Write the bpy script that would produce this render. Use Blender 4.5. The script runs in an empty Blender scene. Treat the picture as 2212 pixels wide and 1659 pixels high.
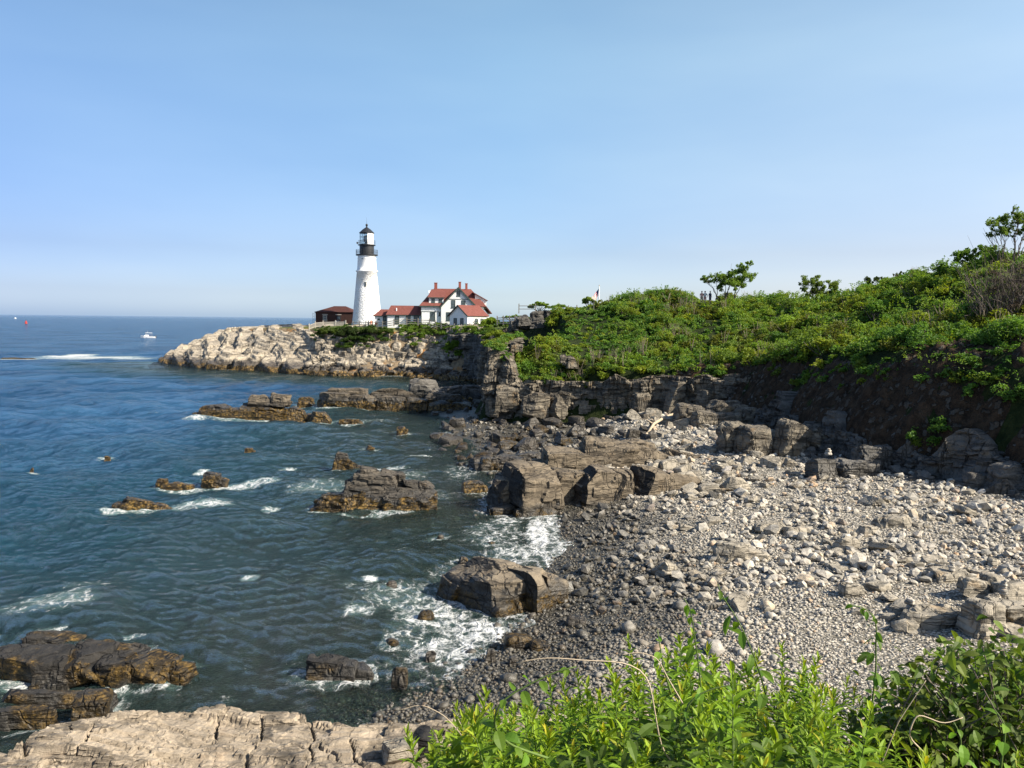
import bpy, bmesh, math, random
import numpy as np
from mathutils import Vector, Matrix
rng = np.random.default_rng(7)
random.seed(7)
scene = bpy.context.scene
COL = scene.collection
PI = math.pi
# ------------------------------------------------------------------ camera geometry (photo measured in a 2212 x 1659 frame)
CAMZ = 12.0; F = 1728.0; CX = 1106.0; CY = 829.5
pitch = math.atan((829.5 - 690.5) / F); roll = math.atan(0.0105)
fw = np.array([0, math.cos(pitch), -math.sin(pitch)]); up0 = np.array([0, math.sin(pitch), math.cos(pitch)]); r0 = np.array([1.0, 0, 0])
rt = math.cos(roll) * r0 + math.sin(roll) * up0
up = -math.sin(roll) * r0 + math.cos(roll) * up0
def ray(px, py):
    return fw + (px - CX) / F * rt - (py - CY) / F * up
def W(px, py, z=0.0):          # the point of height z that the photo shows at (px, py)
    d = ray(px, py); t = (z - CAMZ) / d[2]
    return np.array([d[0] * t, d[1] * t, z])
def WD(px, py, Y):             # the point at depth Y
    d = ray(px, py); t = Y / d[1]
    return np.array([d[0] * t, Y, CAMZ + d[2] * t])
def inview(p, m=0.06):
    q = p - np.array([0, 0, CAMZ]); zc = q @ fw
    return (zc > 0.5) & (np.abs(q @ rt) < zc * (1106 / F + m)) & (np.abs(q @ up) < zc * (830 / F + m))
# ------------------------------------------------------------------ noise
def _h(ix, iy, iz, seed):
    n = (ix.astype(np.int64) * 374761393 + iy.astype(np.int64) * 668265263 + iz.astype(np.int64) * 2147483647 + seed * 1274126177) & 0xffffffff
    n = ((n ^ (n >> 13)) * 1274126177) & 0xffffffff
    n = ((n ^ (n >> 15)) * 2246822519) & 0xffffffff
    return ((n ^ (n >> 16)) & 0xffffff) / 16777215.0
def hsh(a, b=None, c=None, seed=0):
    a = np.asarray(a); b = np.zeros_like(a) if b is None else b; c = np.zeros_like(a) if c is None else c
    return _h(np.floor(a), np.floor(b), np.floor(c), seed)
def vn(p, seed=0):             # value noise in -1..1, p is (N,3)
    i = np.floor(p); f = p - i; f = f * f * (3 - 2 * f); i = i.astype(np.int64)
    r = 0
    for dx in (0, 1):
        wx = f[:, 0] if dx else 1 - f[:, 0]
        for dy in (0, 1):
            wy = f[:, 1] if dy else 1 - f[:, 1]
            for dz in (0, 1):
                wz = f[:, 2] if dz else 1 - f[:, 2]
                r = r + wx * wy * wz * _h(i[:, 0] + dx, i[:, 1] + dy, i[:, 2] + dz, seed)
    return r * 2 - 1
def fbm(p, seed=0, o=4):
    a = 1.0; r = 0; s = 0
    for k in range(o):
        r = r + a * vn(p * 2 ** k + 17.3 * k, seed + k); s += a; a *= .5
    return r / s
def f2(x, y, sc=1, seed=0, o=4):
    x = np.asarray(x, float)
    return fbm(np.stack([x.ravel() * sc, np.asarray(y, float).ravel() * sc, np.full(x.size, 3.7)], 1), seed, o).reshape(x.shape)
def sstep(a, b, x):
    t = np.clip((np.asarray(x, float) - a) / (b - a), 0, 1); return t * t * (3 - 2 * t)
def sdf(x, y, poly):           # signed distance, positive inside
    x = np.asarray(x, float); y = np.asarray(y, float); d = np.full(x.shape, 1e9); ins = np.zeros(x.shape, bool)
    P = np.asarray(poly, float)[:, :2]; Q = np.roll(P, -1, 0)
    for (ax, ay), (bx, by) in zip(P, Q):
        ex, ey = bx - ax, by - ay
        t = np.clip(((x - ax) * ex + (y - ay) * ey) / (ex * ex + ey * ey + 1e-12), 0, 1)
        d = np.minimum(d, (x - ax - t * ex) ** 2 + (y - ay - t * ey) ** 2)
        if by != ay:
            c = ((ay > y) != (by > y)) & (x < (bx - ax) * (y - ay) / (by - ay) + ax)
            ins ^= c
    return np.sqrt(d) * np.where(ins, 1, -1)
# ------------------------------------------------------------------ mesh building
class MB:
    def __init__(s): s.v = []; s.f = {}; s.n = 0; s.t = []
    def add(s, v, f, t=None):
        v = np.asarray(v, float).reshape(-1, 3); f = np.asarray(f, np.int64)
        s.v.append(v); s.f.setdefault(f.shape[1], []).append(f + s.n); s.n += len(v)
        if t is not None: s.t.append(np.broadcast_to(np.asarray(t, float), (len(v), 3)))
        return s
    def poly(s, pts): return s.add(pts, [list(range(len(pts)))])
    def box(s, c, size, R=None):
        h = np.array(size, float) / 2
        v = np.array([[x, y, z] for x in (-1, 1) for y in (-1, 1) for z in (-1, 1)], float) * h
        if R is not None: v = v @ np.asarray(R).T
        return s.add(v + np.array(c, float), [[0, 1, 3, 2], [4, 6, 7, 5], [0, 4, 5, 1], [2, 3, 7, 6], [0, 2, 6, 4], [1, 5, 7, 3]])
    def b2(s, a, b): a = np.array(a, float); b = np.array(b, float); return s.box((a + b) / 2, np.abs(b - a))
    def slab(s, pts, th, nrm=None):          # polygon with thickness, extruded down its normal
        p = np.array(pts, float); n = len(p)
        if nrm is None:
            nrm = np.cross(p[1] - p[0], p[2] - p[0]); nrm /= np.linalg.norm(nrm)
        if nrm[2] < 0: nrm = -nrm
        s.add(np.vstack([p, p - nrm * th]), [list(range(n))])
        s.f[n][-1] = np.array([list(range(s.n - 2 * n, s.n - n))]); s.f[n].append(np.array([list(range(s.n - 1, s.n - n - 1, -1))]))
        for i in range(n):
            j = (i + 1) % n; o = s.n - 2 * n
            s.f.setdefault(4, []).append(np.array([[o + i, o + n + i, o + n + j, o + j]]))
        return s
    def tube(s, pts, rad, k=6, cap=True):
        p = np.array(pts, float); n = len(p); rad = np.broadcast_to(np.asarray(rad, float), (n,))
        T = np.gradient(p, axis=0); T /= np.linalg.norm(T, axis=1)[:, None] + 1e-12
        ref = np.array([0, 0, 1.0]) if abs(T[0, 2]) < .9 else np.array([1.0, 0, 0])
        a = np.linspace(0, 2 * PI, k, endpoint=False); V = []
        for i in range(n):
            u = np.cross(T[i], ref); u /= np.linalg.norm(u) + 1e-12; w = np.cross(T[i], u)
            V.append(p[i] + rad[i] * (np.cos(a)[:, None] * u + np.sin(a)[:, None] * w))
        V = np.vstack(V); Fq = []
        for i in range(n - 1):
            for j in range(k):
                q = (j + 1) % k; Fq.append([i * k + j, i * k + q, (i + 1) * k + q, (i + 1) * k + j])
        s.add(V, Fq)
        if cap:
            s.f.setdefault(k, []).append(np.array([[s.n - n * k + j for j in range(k)][::-1], [s.n - k + j for j in range(k)]]))
        return s
    def lathe(s, prof, k=32, c=(0, 0, 0), a0=0.0, a1=2 * PI):
        full = abs(a1 - a0 - 2 * PI) < 1e-6; m = k if full else k + 1
        a = np.linspace(a0, a1, m, endpoint=not full)
        V = np.array([[r * math.cos(t), r * math.sin(t), z] for r, z in prof for t in a]) + np.array(c, float)
        Fq = [[i * m + j, i * m + (j + 1) % m, (i + 1) * m + (j + 1) % m, (i + 1) * m + j] for i in range(len(prof) - 1) for j in range(k)]
        return s.add(V, Fq)
    def mesh(s, name, mat, smooth=False, tint=False):
        me = bpy.data.meshes.new(name); V = np.vstack(s.v).astype(np.float32)
        me.vertices.add(len(V)); me.vertices.foreach_set('co', V.ravel())
        idx = []; st = []; tot = []; o = 0
        for k, fl in s.f.items():
            fa = np.vstack(fl); idx.append(fa.ravel()); st.append(o + np.arange(len(fa)) * k); tot.append(np.full(len(fa), k)); o += fa.size
        idx = np.concatenate(idx).astype(np.int32); st = np.concatenate(st).astype(np.int32); tot = np.concatenate(tot).astype(np.int32)
        me.loops.add(len(idx)); me.loops.foreach_set('vertex_index', idx)
        me.polygons.add(len(st)); me.polygons.foreach_set('loop_start', st); me.polygons.foreach_set('loop_total', tot)
        me.polygons.foreach_set('use_smooth', np.full(len(st), smooth))
        me.update(calc_edges=True)
        if s.t:
            T = np.vstack(s.t); at = me.attributes.new('tint', 'FLOAT_COLOR', 'POINT')
            at.data.foreach_set('color', np.hstack([T, np.ones((len(T), 1))]).astype(np.float32).ravel())
        if mat: me.materials.append(mat)
        return me
    def obj(s, name, mat, parent=None, smooth=False):
        o = bpy.data.objects.new(name, s.mesh(name, mat, smooth)); COL.objects.link(o)
        if parent: o.parent = parent
        return o
def tag(o, label, cat=None, group=None, kind=None):
    if label: o['label'] = label
    if cat: o['category'] = cat
    if group: o['group'] = group
    if kind: o['kind'] = kind
    return o
def thing(name, label, cat, loc=(0, 0, 0), rz=0.0, group=None):
    o = bpy.data.objects.new(name, None); COL.objects.link(o); o.location = [float(c) for c in loc]; o.rotation_euler = (0, 0, rz); o.empty_display_size = .2
    return tag(o, label, cat, group)
def dup(root, loc, rz=0.0, sc=1.0, label=None, group=None):
    r = root.copy(); COL.objects.link(r); r.location = [float(c) for c in loc]; r.rotation_euler = (0, 0, rz); r.scale = (sc, sc, sc)
    if label: r['label'] = label
    if group: r['group'] = group
    for ch in root.children:
        c = ch.copy(); COL.objects.link(c); c.parent = r
        for g in ch.children:
            d = g.copy(); COL.objects.link(d); d.parent = c
    return r
def rotm(rx=0, ry=0, rz=0):
    return np.array(Matrix.Rotation(rz, 3, 'Z') @ Matrix.Rotation(ry, 3, 'Y') @ Matrix.Rotation(rx, 3, 'X'))
_boxes = {}
def boxgrid(n):
    if n in _boxes: return _boxes[n]
    t = np.linspace(-1, 1, n + 1); A, Bq = np.meshgrid(t, t, indexing='ij'); A = A.ravel(); Bq = Bq.ravel(); o = np.ones_like(A)
    V = np.vstack([np.stack(c, 1) for c in ((o, A, Bq), (-o, Bq, A), (Bq, o, A), (A, -o, Bq), (A, Bq, o), (Bq, A, -o))])
    i, j = np.meshgrid(np.arange(n), np.arange(n), indexing='ij'); q = (i * (n + 1) + j).ravel()
    f = np.stack([q, q + n + 1, q + n + 2, q + 1], 1); m = (n + 1) ** 2
    _boxes[n] = (V, np.vstack([f + k * m for k in range(6)])); return _boxes[n]
_seed = [100]
def rockblock(n=6, p=12.0, cuts=5, size=(1, 1, 1), noise=.07, cell=0.0, camp=.0, seed=None, nsc=1.3, cutlo=.62):
    """a jointed block of rock about `size` half extents: rounded box, cut by planes, with stepped joints"""
    _seed[0] += 1; sd = _seed[0] if seed is None else seed
    r = np.random.default_rng(sd)
    V, f = boxgrid(n); v = V / (np.sum(np.abs(V) ** p, 1) ** (1 / p))[:, None]
    for _ in range(cuts):
        d = r.normal(size=3); d /= np.linalg.norm(d); h = r.uniform(cutlo, .98) * np.abs(d).sum() * .80
        e = v @ d - h; v = v - np.maximum(e, 0)[:, None] * d
    sz = np.array(size, float); tp = 1 - r.uniform(.02, .26) * (v[:, 2:3] + 1) / 2; v = np.hstack([v[:, :2] * tp, v[:, 2:]]); w = v * sz
    if camp > 0:
        q = w / (cell * np.array([1.0, 1.0, .55])) + .35 * np.stack([vn(w * .9 / cell + 9, sd), vn(w * .9 / cell + 31, sd), .4 * vn(w * .9 / cell + 57, sd)], 1)
        k = hsh(q[:, 0], q[:, 1], q[:, 2], sd) - .5
        w = w + (v / (np.linalg.norm(v, axis=1)[:, None] + 1e-9)) * (k * camp)[:, None] * np.array([1, 1, .6])
    s = float(sz.mean())
    nz = np.stack([fbm(w * nsc / s + 11 * c, sd + 5 * c, 3) for c in range(3)], 1)
    return w + nz * noise * s, f
# ------------------------------------------------------------------ materials
class NT:
    def __init__(s, name):
        s.m = bpy.data.materials.new(name); s.m.use_nodes = True; s.t = s.m.node_tree; s.t.nodes.clear()
        s.out = s.n('ShaderNodeOutputMaterial')
    def n(s, ty, _o=0, _a=None, **kw):
        nd = s.t.nodes.new(ty)
        for k, v in (_a or {}).items(): setattr(nd, k, v)
        for k, v in kw.items():
            s.set(nd, k, v)
        return nd
    def set(s, nd, k, v):
        k = k.replace('_', ' ') if not k.startswith('i') or not k[1:].isdigit() else int(k[1:])
        sock = nd.inputs[k]
        if isinstance(v, bpy.types.Node): v = v.outputs[0]
        if isinstance(v, bpy.types.NodeSocket): s.t.links.new(v, sock)
        else:
            if hasattr(sock.default_value, '__len__') and not hasattr(v, '__len__'): v = [v] * len(sock.default_value)
            if hasattr(v, '__len__') and len(sock.default_value) == 4 and len(v) == 3: v = list(v) + [1]
            sock.default_value = v
    def math(s, op, a, b=0.0, c=0.0, clamp=False):
        nd = s.t.nodes.new('ShaderNodeMath'); nd.operation = op; nd.use_clamp = clamp
        for i, v in enumerate((a, b, c)): s.set(nd, 'i%d' % i, v)
        return nd.outputs[0]
    def mix(s, f, a, b, mode='MIX'):
        nd = s.t.nodes.new('ShaderNodeMix'); nd.data_type = 'RGBA'; nd.blend_type = mode
        s.set(nd, 'i0', f); s.set(nd, 'i6', a); s.set(nd, 'i7', b)
        return nd.outputs[2]
    def ramp(s, f, pts, interp='LINEAR'):
        nd = s.t.nodes.new('ShaderNodeValToRGB'); cr = nd.color_ramp; cr.interpolation = interp
        while len(cr.elements) < len(pts): cr.elements.new(.5)
        for e, (x, c) in zip(cr.elements, pts):
            e.position = x; e.color = (c, c, c, 1) if not hasattr(c, '__len__') else (*c, 1)
        s.set(nd, 'i0', f); return nd.outputs[0]
    def sm(s, x, a, b):        # smoothstep map
        nd = s.t.nodes.new('ShaderNodeMapRange'); nd.interpolation_type = 'SMOOTHSTEP'
        s.set(nd, 'i0', x); nd.inputs[1].default_value = a; nd.inputs[2].default_value = b
        return nd.outputs[0]
    def noise(s, co, sc, det=4, rough=.55, dist=0.0):
        nd = s.t.nodes.new('ShaderNodeTexNoise'); s.set(nd, 'Vector', co); s.set(nd, 'Scale', sc); s.set(nd, 'Detail', det); s.set(nd, 'Roughness', rough); s.set(nd, 'Distortion', dist)
        return nd.outputs[0]
    def vor(s, co, sc, feat='F1', out=0, rnd=1.0):
        nd = s.t.nodes.new('ShaderNodeTexVoronoi'); nd.feature = feat; s.set(nd, 'Vector', co); s.set(nd, 'Scale', sc); s.set(nd, 'Randomness', rnd)
        return nd.outputs[out]
    def pos(s): return s.n('ShaderNodeNewGeometry').outputs['Position']
    def xyz(s, v):
        nd = s.n('ShaderNodeSeparateXYZ', i0=v); return nd.outputs
    def mapping(s, co, rot=(0, 0, 0), scale=(1, 1, 1)):
        return s.n('ShaderNodeMapping', Vector=co, Rotation=rot, Scale=scale).outputs[0]
    def bump(s, h, dist=.1, st=1.0, nrm=None):
        nd = s.n('ShaderNodeBump', Height=h, Distance=dist, Strength=st)
        if nrm is not None: s.set(nd, 'Normal', nrm)
        return nd.outputs[0]
    def bsdf(s, col, rough=.8, nrm=None, spec=.3, **kw):
        nd = s.n('ShaderNodeBsdfPrincipled', Base_Color=col, Roughness=rough)
        s.set(nd, 'Specular IOR Level', spec)
        if nrm is not None: s.set(nd, 'Normal', nrm)
        for k, v in kw.items(): s.set(nd, k, v)
        return nd.outputs[0]
    def done(s, sh):
        s.t.links.new(sh, s.out.inputs['Surface']); return s.m
def m_plain(name, col, rough=.6, spec=.3, var=.12, bumps=0.0, scale=3.0, **kw):
    t = NT(name); p = t.pos(); n = t.noise(p, scale, 5)
    c = t.mix(t.ramp(n, [(.3, 0.0), (.7, 1.0)]), [x * (1 - var) for x in col], [min(1, x * (1 + var)) for x in col])
    return t.done(t.bsdf(c, rough, t.bump(n, bumps) if bumps else None, spec, **kw))
def m_rock(name, ca, cb, cc, weed=.55, dark=1.3, strata=(0, 0, 0), sfreq=5.0, weedamt=.55, scale=1.0, darkc=(.025, .023, .02), bump=1.0, gold=.38, joint=1.0, warp=1.0, jw=.022, mb=.5):
    """weathered layered rock: colours ca..cb, rusty patches cc, a black zone up to z = dark and rockweed up to z = weed"""
    t = NT(name); p = t.pos(); z = t.xyz(p)[2]
    big = t.noise(p, .35 * scale, 4); med = t.noise(p, 1.7 * scale, 6, .62); fine = t.noise(p, 9 * scale, 6, .65)
    sp = t.mapping(t.n('ShaderNodeVectorMath', _a={'operation': 'ADD'}, i0=p, i1=t.n('ShaderNodeVectorMath', _a={'operation': 'SCALE'}, i0=t.n('ShaderNodeTexNoise', Vector=p, Scale=.9 * scale).outputs[1], Scale=warp).outputs[0]).outputs[0], strata, (.35 * scale, .35 * scale, sfreq * scale))
    st = t.noise(sp, 1.0, 5, .6)
    v = t.math('ADD', t.math('MULTIPLY', med, .55), t.math('MULTIPLY', st, .45))
    c = t.mix(t.sm(v, .34, .64), cb, ca)
    c = t.mix(t.math('MULTIPLY', t.sm(t.noise(p, .8 * scale, 5, .6), .56, .72), .75), c, cc)
    c = t.mix(t.math('MULTIPLY', t.sm(st, .50, .36), .55), c, [x * .42 for x in cb])
    lich = t.sm(t.noise(p, 2.6 * scale, 5, .7), .60, .70)
    c = t.mix(t.math('MULTIPLY', lich, .35), c, [x * .3 for x in cb])
    zz = t.math('ADD', z, t.math('MULTIPLY', t.math('SUBTRACT', t.noise(p, .9, 5, .65), .5), 2.2))
    dk = t.sm(zz, dark + .35, dark - .35)
    dcol = t.mix(t.sm(fine, .35, .7), darkc, [x * 2.6 for x in darkc])
    c = t.mix(t.math('MULTIPLY', dk, .92), c, dcol)
    wz = t.sm(zz, weed + .1, weed - .12)
    wcol = t.mix(t.sm(t.math('ADD', t.math('MULTIPLY', t.noise(p, 3.2, 6, .7), .6), t.math('MULTIPLY', fine, .4)), .46, .62), (.022, .015, .006), (gold, gold * .62, gold * .16))
    c = t.mix(t.math('MULTIPLY', wz, t.sm(t.noise(p, .55, 3), .80 - weedamt, .95 - weedamt)), c, wcol)
    j1 = t.math('ABSOLUTE', t.math('SUBTRACT', t.noise(t.mapping(p, strata, (.9 * scale, .9 * scale, .16 * scale)), 1.0, 3, .5), .5))
    j2 = t.math('ABSOLUTE', t.math('SUBTRACT', t.noise(t.mapping(p, strata, (.16 * scale, .16 * scale, 1.6 * scale)), 1.0, 4, .55), .5))
    crk = t.math('MULTIPLY', t.math('MAXIMUM', t.sm(j1, 0.0, .018), 1 - joint), t.sm(j2, 0.0, jw))
    c = t.mix(t.math('MULTIPLY', t.math('SUBTRACT', 1.0, crk), .6), c, [x * .25 for x in cb])
    h = t.math('ADD', t.math('MULTIPLY', st, .55), t.math('ADD', t.math('MULTIPLY', fine, .22), t.math('MULTIPLY', med, mb)))
    h = t.math('ADD', h, t.math('MULTIPLY', crk, .30))
    rough = t.mix(dk, .85, .42)
    return t.done(t.bsdf(c, rough, t.bump(h, .22 / scale * bump), .35))
M = {}
# promontory: pale weathered rock; strata dip to the right and towards the sea
M['pale'] = m_rock('pale_rock', (.42, .365, .285), (.25, .215, .17), (.32, .26, .18), weed=.95, dark=2.0, strata=(.55, .18, .1), sfreq=2.2, scale=.55, weedamt=.62, gold=.30, darkc=(.040, .034, .028), bump=1.5)
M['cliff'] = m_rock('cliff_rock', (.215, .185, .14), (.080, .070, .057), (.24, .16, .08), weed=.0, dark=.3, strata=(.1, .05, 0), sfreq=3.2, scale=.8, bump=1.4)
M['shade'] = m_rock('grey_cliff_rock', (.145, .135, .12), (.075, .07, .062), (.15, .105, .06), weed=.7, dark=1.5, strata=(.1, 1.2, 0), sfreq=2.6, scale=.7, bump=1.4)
M['bay'] = m_rock('bay_rock', (.105, .09, .07), (.05, .044, .036), (.11, .08, .05), weed=.72, dark=1.2, strata=(.05, .08, 0), sfreq=5, weedamt=.58, gold=.20)
M['ledge_far'] = m_rock('reef_rock', (.14, .115, .083), (.07, .058, .044), (.14, .10, .05), weed=1.1, dark=1.6, strata=(.12, .05, 0), sfreq=3.5, weedamt=.58, gold=.20, scale=.7)
M['brown'] = m_rock('brown_boulder_rock', (.22, .18, .128), (.13, .105, .075), (.18, .125, .07), weed=.42, dark=.85, strata=(.2, 1.25, .3), sfreq=4, weedamt=.55, gold=.13)
M['block'] = m_rock('shore_block_rock', (.185, .15, .105), (.10, .08, .056), (.15, .11, .065), weed=.15, dark=.55, strata=(.2, 1.35, .2), sfreq=3.4, weedamt=.5, gold=.12)
M['slab'] = m_rock('pale_slab_rock', (.37, .305, .228), (.165, .138, .104), (.31, .24, .17), weed=-3, dark=-1.0, strata=(1.05, .02, .04), sfreq=6, scale=1.5, bump=.9, joint=.45, warp=.3, jw=.04, mb=.2)
M['beachrock'] = m_rock('beach_boulder_rock', (.355, .315, .25), (.21, .188, .15), (.34, .24, .135), weed=-2, dark=.15, strata=(.1, .25, 0), sfreq=5, scale=1.3, bump=.8)
M['crust_shade'] = m_rock('crusted_shade_rock', (.042, .036, .029), (.016, .014, .012), (.035, .028, .02), weed=.4, dark=.9, strata=(.2, 1.25, .3), sfreq=4, weedamt=.5, gold=.10)  # black algae growth, with the shade of the sea faces in its colour
M['black'] = m_rock('black_shelf_rock', (.036, .033, .030), (.017, .016, .015), (.042, .036, .03), weed=.40, dark=.2, strata=(.05, .1, 0), sfreq=5, weedamt=.40, gold=.15)
def m_stone(name, wet_lo, wet_hi):
    """rounded stones: each one its own grey, tan or rust; wet and dark near the water"""
    t = NT(name); g = t.n('ShaderNodeNewGeometry'); p = g.outputs['Position']; oi = t.n('ShaderNodeObjectInfo')
    r = t.math('FRACT', t.math('ADD', t.math('MULTIPLY', g.outputs['Random Per Island'], 7.31), oi.outputs['Random']))
    r2 = t.math('FRACT', t.math('MULTIPLY', r, 17.7))
    c = t.ramp(r, [(0, (0.194, 0.178, 0.152)), (.2, (0.333, 0.309, 0.263)), (.42, (0.472, 0.430, 0.359)), (.62, (0.580, 0.524, 0.429)), (.78, (0.397, 0.367, 0.323)), (.88, (0.580, 0.477, 0.338)), (.93, (0.483, 0.305, 0.167)), (.96, (0.709, 0.660, 0.575)), (1, (0.279, 0.200, 0.142))])
    n = t.noise(p, 5, 6, .65); n2 = t.noise(t.mapping(p, (.5, .4, 0), (2, 2, 14)), 1.0, 4)
    c = t.mix(t.sm(n, .35, .68), t.mix(.55, c, (.10, .095, .085), 'MIX'), c)
    c = t.mix(t.math('MULTIPLY', t.sm(n2, .48, .62), .28), c, (.50, .47, .42))
    z = t.math('ADD', t.xyz(p)[2], t.math('MULTIPLY', t.math('SUBTRACT', t.noise(p, .22, 3), .5), 1.1))
    wet = t.sm(z, wet_hi, wet_lo)
    wc = t.mix(.80, c, (.018, .017, .013)); wc = t.mix(t.math('MULTIPLY', t.sm(t.noise(p, 2.2, 4), .56, .68), .30), wc, (.085, .06, .018))
    c = t.mix(wet, c, wc)
    return t.done(t.bsdf(c, t.mix(wet, .8, .35), t.bump(t.math('ADD', n, t.math('MULTIPLY', n2, .4)), .05), .4))
M['stone'] = m_stone('beach_stone', .45, 1.34)
M['weedstone'] = m_rock('weedy_stone_rock', (.080, .067, .050), (.036, .031, .024), (.08, .058, .03), weed=.85, dark=2.1, sfreq=4, weedamt=.36, gold=.10, strata=(.2, .3, 0), darkc=(.035, .031, .026))
def m_gravel():
    t = NT('gravel'); p = t.pos(); f = t.n('ShaderNodeTexVoronoi', Vector=p, Scale=7.0)
    c = t.ramp(t.xyz(f.outputs['Color'])[0], [(0, (.16, .148, .125)), (.4, (.33, .305, .26)), (.7, (.46, .42, .35)), (1, (.56, .51, .42))])
    c = t.mix(t.sm(f.outputs['Distance'], .34, .66), c, (.11, .10, .08))
    z = t.math('ADD', t.xyz(p)[2], t.math('MULTIPLY', t.math('SUBTRACT', t.noise(p, .22, 3), .5), 1.1))
    wet = t.sm(z, 1.1, .3); c = t.mix(wet, c, t.mix(.8, c, (.018, .017, .012)))
    deep = t.sm(z, -.2, -1.6); c = t.mix(deep, c, t.mix(t.sm(t.noise(p, .5, 5), .4, .62), (.028, .030, .018), (.085, .085, .060)))
    return t.done(t.bsdf(c, t.mix(wet, .85, .4), t.bump(t.math('SUBTRACT', 1.0, f.outputs['Distance']), .08), .3))
M['gravel'] = m_gravel()
def m_soil(name, a, b, rubble=0.0):
    t = NT(name); p = t.pos(); n = t.noise(p, 1.3, 7, .65); n2 = t.noise(p, 7, 5, .65)
    c = t.mix(t.sm(n, .36, .64), a, b); c = t.mix(t.math('MULTIPLY', t.sm(n2, .58, .7), .5), c, [x * 1.9 for x in b])
    h = t.math('ADD', n, t.math('MULTIPLY', n2, .4))
    if rubble:
        f = t.n('ShaderNodeTexVoronoi', Vector=t.n('ShaderNodeVectorMath', _a={'operation': 'ADD'}, i0=p, i1=t.n('ShaderNodeTexNoise', Vector=p, Scale=1.5).outputs[1]).outputs[0], Scale=1.9); rc = t.xyz(f.outputs['Color'])
        k = t.math('MULTIPLY', t.sm(rc[0], .45, .6), t.sm(f.outputs['Distance'], .55, .35)); c = t.mix(t.math('MULTIPLY', k, rubble), c, t.mix(rc[1], (.075, .062, .048), (.15, .13, .105)))
        h = t.math('ADD', h, t.math('MULTIPLY', k, .8))
    return t.done(t.bsdf(c, .95, t.bump(h, .45), .1))
M['soil'] = m_soil('soil', (.028, .020, .013), (.070, .047, .030))
M['bank'] = m_soil('bank_earth', (.030, .021, .014), (.080, .052, .032), .8)
M['scrubshade'] = m_soil('scrub_shade_ground', (.014, .024, .007), (.035, .045, .014))  # dark green paints shaded foliage into the gaps between shrubs
M['grass'] = m_soil('grass_turf', (.045, .085, .018), (.10, .14, .035))
def m_leaf(name, col, hue=.25, trans=.45, rough=.55, spec=.25):
    t = NT(name); p = t.pos(); at = t.n('ShaderNodeAttribute', _a={'attribute_name': 'tint'}); oi = t.n('ShaderNodeObjectInfo')
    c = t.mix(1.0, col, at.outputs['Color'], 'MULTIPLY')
    n = t.noise(p, 1.6, 3)
    k = t.math('ADD', t.math('MULTIPLY', oi.outputs['Random'], .5), t.math('MULTIPLY', t.sm(n, .3, .7), .5))
    c = t.mix(t.math('MULTIPLY', k, hue), c, t.mix(1.0, c, (1.75, 1.18, .55), 'MULTIPLY'))
    d = t.bsdf(c, rough, None, spec); tr = t.n('ShaderNodeBsdfTranslucent', Color=t.mix(1.0, c, (1.25, 1.25, .55), 'MULTIPLY')).outputs[0]
    m = t.n('ShaderNodeMixShader', i0=trans, i1=d, i2=tr).outputs[0]
    return t.done(m)
M['scrub'] = m_leaf('scrub_leaf', (.145, .235, .044), hue=.22)
M['tree'] = m_leaf('tree_leaf', (.155, .245, .060), trans=.5)
M['dark_leaf'] = m_leaf('dark_shrub_leaf', (.040, .070, .020))
M['golden'] = m_leaf('goldenrod_leaf', (.150, .270, .022), hue=.35, trans=.40)
M['vine'] = m_leaf('vine_leaf', (.10, .21, .024), hue=.3, trans=.45)
M['under'] = m_leaf('undergrowth_leaf', (.070, .130, .020), hue=.35, trans=.38)
M['brown_leaf'] = m_leaf('dry_twig', (.105, .075, .048), hue=.1, trans=.1)
M['bark'] = m_plain('bark', (.13, .105, .085), .9, var=.3, bumps=.03, scale=8)
M['greenstem'] = m_plain('green_stem', (.085, .13, .03), .6, var=.3)
M['twig'] = m_plain('dry_pale_twig', (.42, .34, .24), .8, var=.2)
M['twig2'] = m_plain('grey_twig', (.20, .16, .12), .9, var=.2)
M['drift'] = m_plain('bleached_driftwood', (.44, .355, .25), .8, var=.15, bumps=.02, scale=9)
M['white'] = m_plain('white_paint', (.80, .80, .79), .55, var=.02)
def m_clap():
    t = NT('white_clapboard'); p = t.pos(); z = t.xyz(p)[2]
    w = t.math('FRACT', t.math('MULTIPLY', z, 5.0)); c = t.mix(t.sm(t.noise(p, 2, 4), .3, .7), (.76, .77, .77), (.82, .82, .81))
    return t.done(t.bsdf(c, .55, t.bump(w, .03), .3))
M['clap'] = m_clap()
def m_tower():
    t = NT('white_rubble_masonry'); p = t.pos()
    v = t.vor(t.mapping(p, (0, 0, 0), (1, 1, 1.5)), 1.6, 'DISTANCE_TO_EDGE'); z = t.xyz(p)[2]
    k = t.sm(z, 23.2, 22.9)
    h = t.math('MULTIPLY', k, t.math('ADD', t.math('MULTIPLY', t.sm(v, 0, .16), .8), t.noise(p, 3, 5)))
    stn = t.sm(t.noise(t.mapping(p, (0, 0, 0), (1.6, 1.6, .12)), 1.0, 5, .6), .52, .75)
    return t.done(t.bsdf(t.mix(t.math('MULTIPLY', stn, .35), (.83, .83, .82), (.58, .54, .47)), .6, t.bump(h, .11), .3))
M['tower'] = m_tower()
M['iron'] = m_plain('black_iron_paint', (.022, .024, .028), .45, .4, .2)
M['green_trim'] = m_plain('dark_green_trim', (.035, .055, .048), .6, var=.15)
def m_roof(name, a, b):
    t = NT(name); p = t.pos(); n = t.noise(p, 2.2, 5); z = t.xyz(p)[2]
    w = t.math('FRACT', t.math('MULTIPLY', z, 6.0))
    return t.done(t.bsdf(t.mix(t.sm(n, .3, .7), a, b), .8, t.bump(t.math('ADD', w, n), .03), .2))
M['roof'] = m_roof('red_shingle', (.145, .050, .040), (.185, .066, .054))
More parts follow.
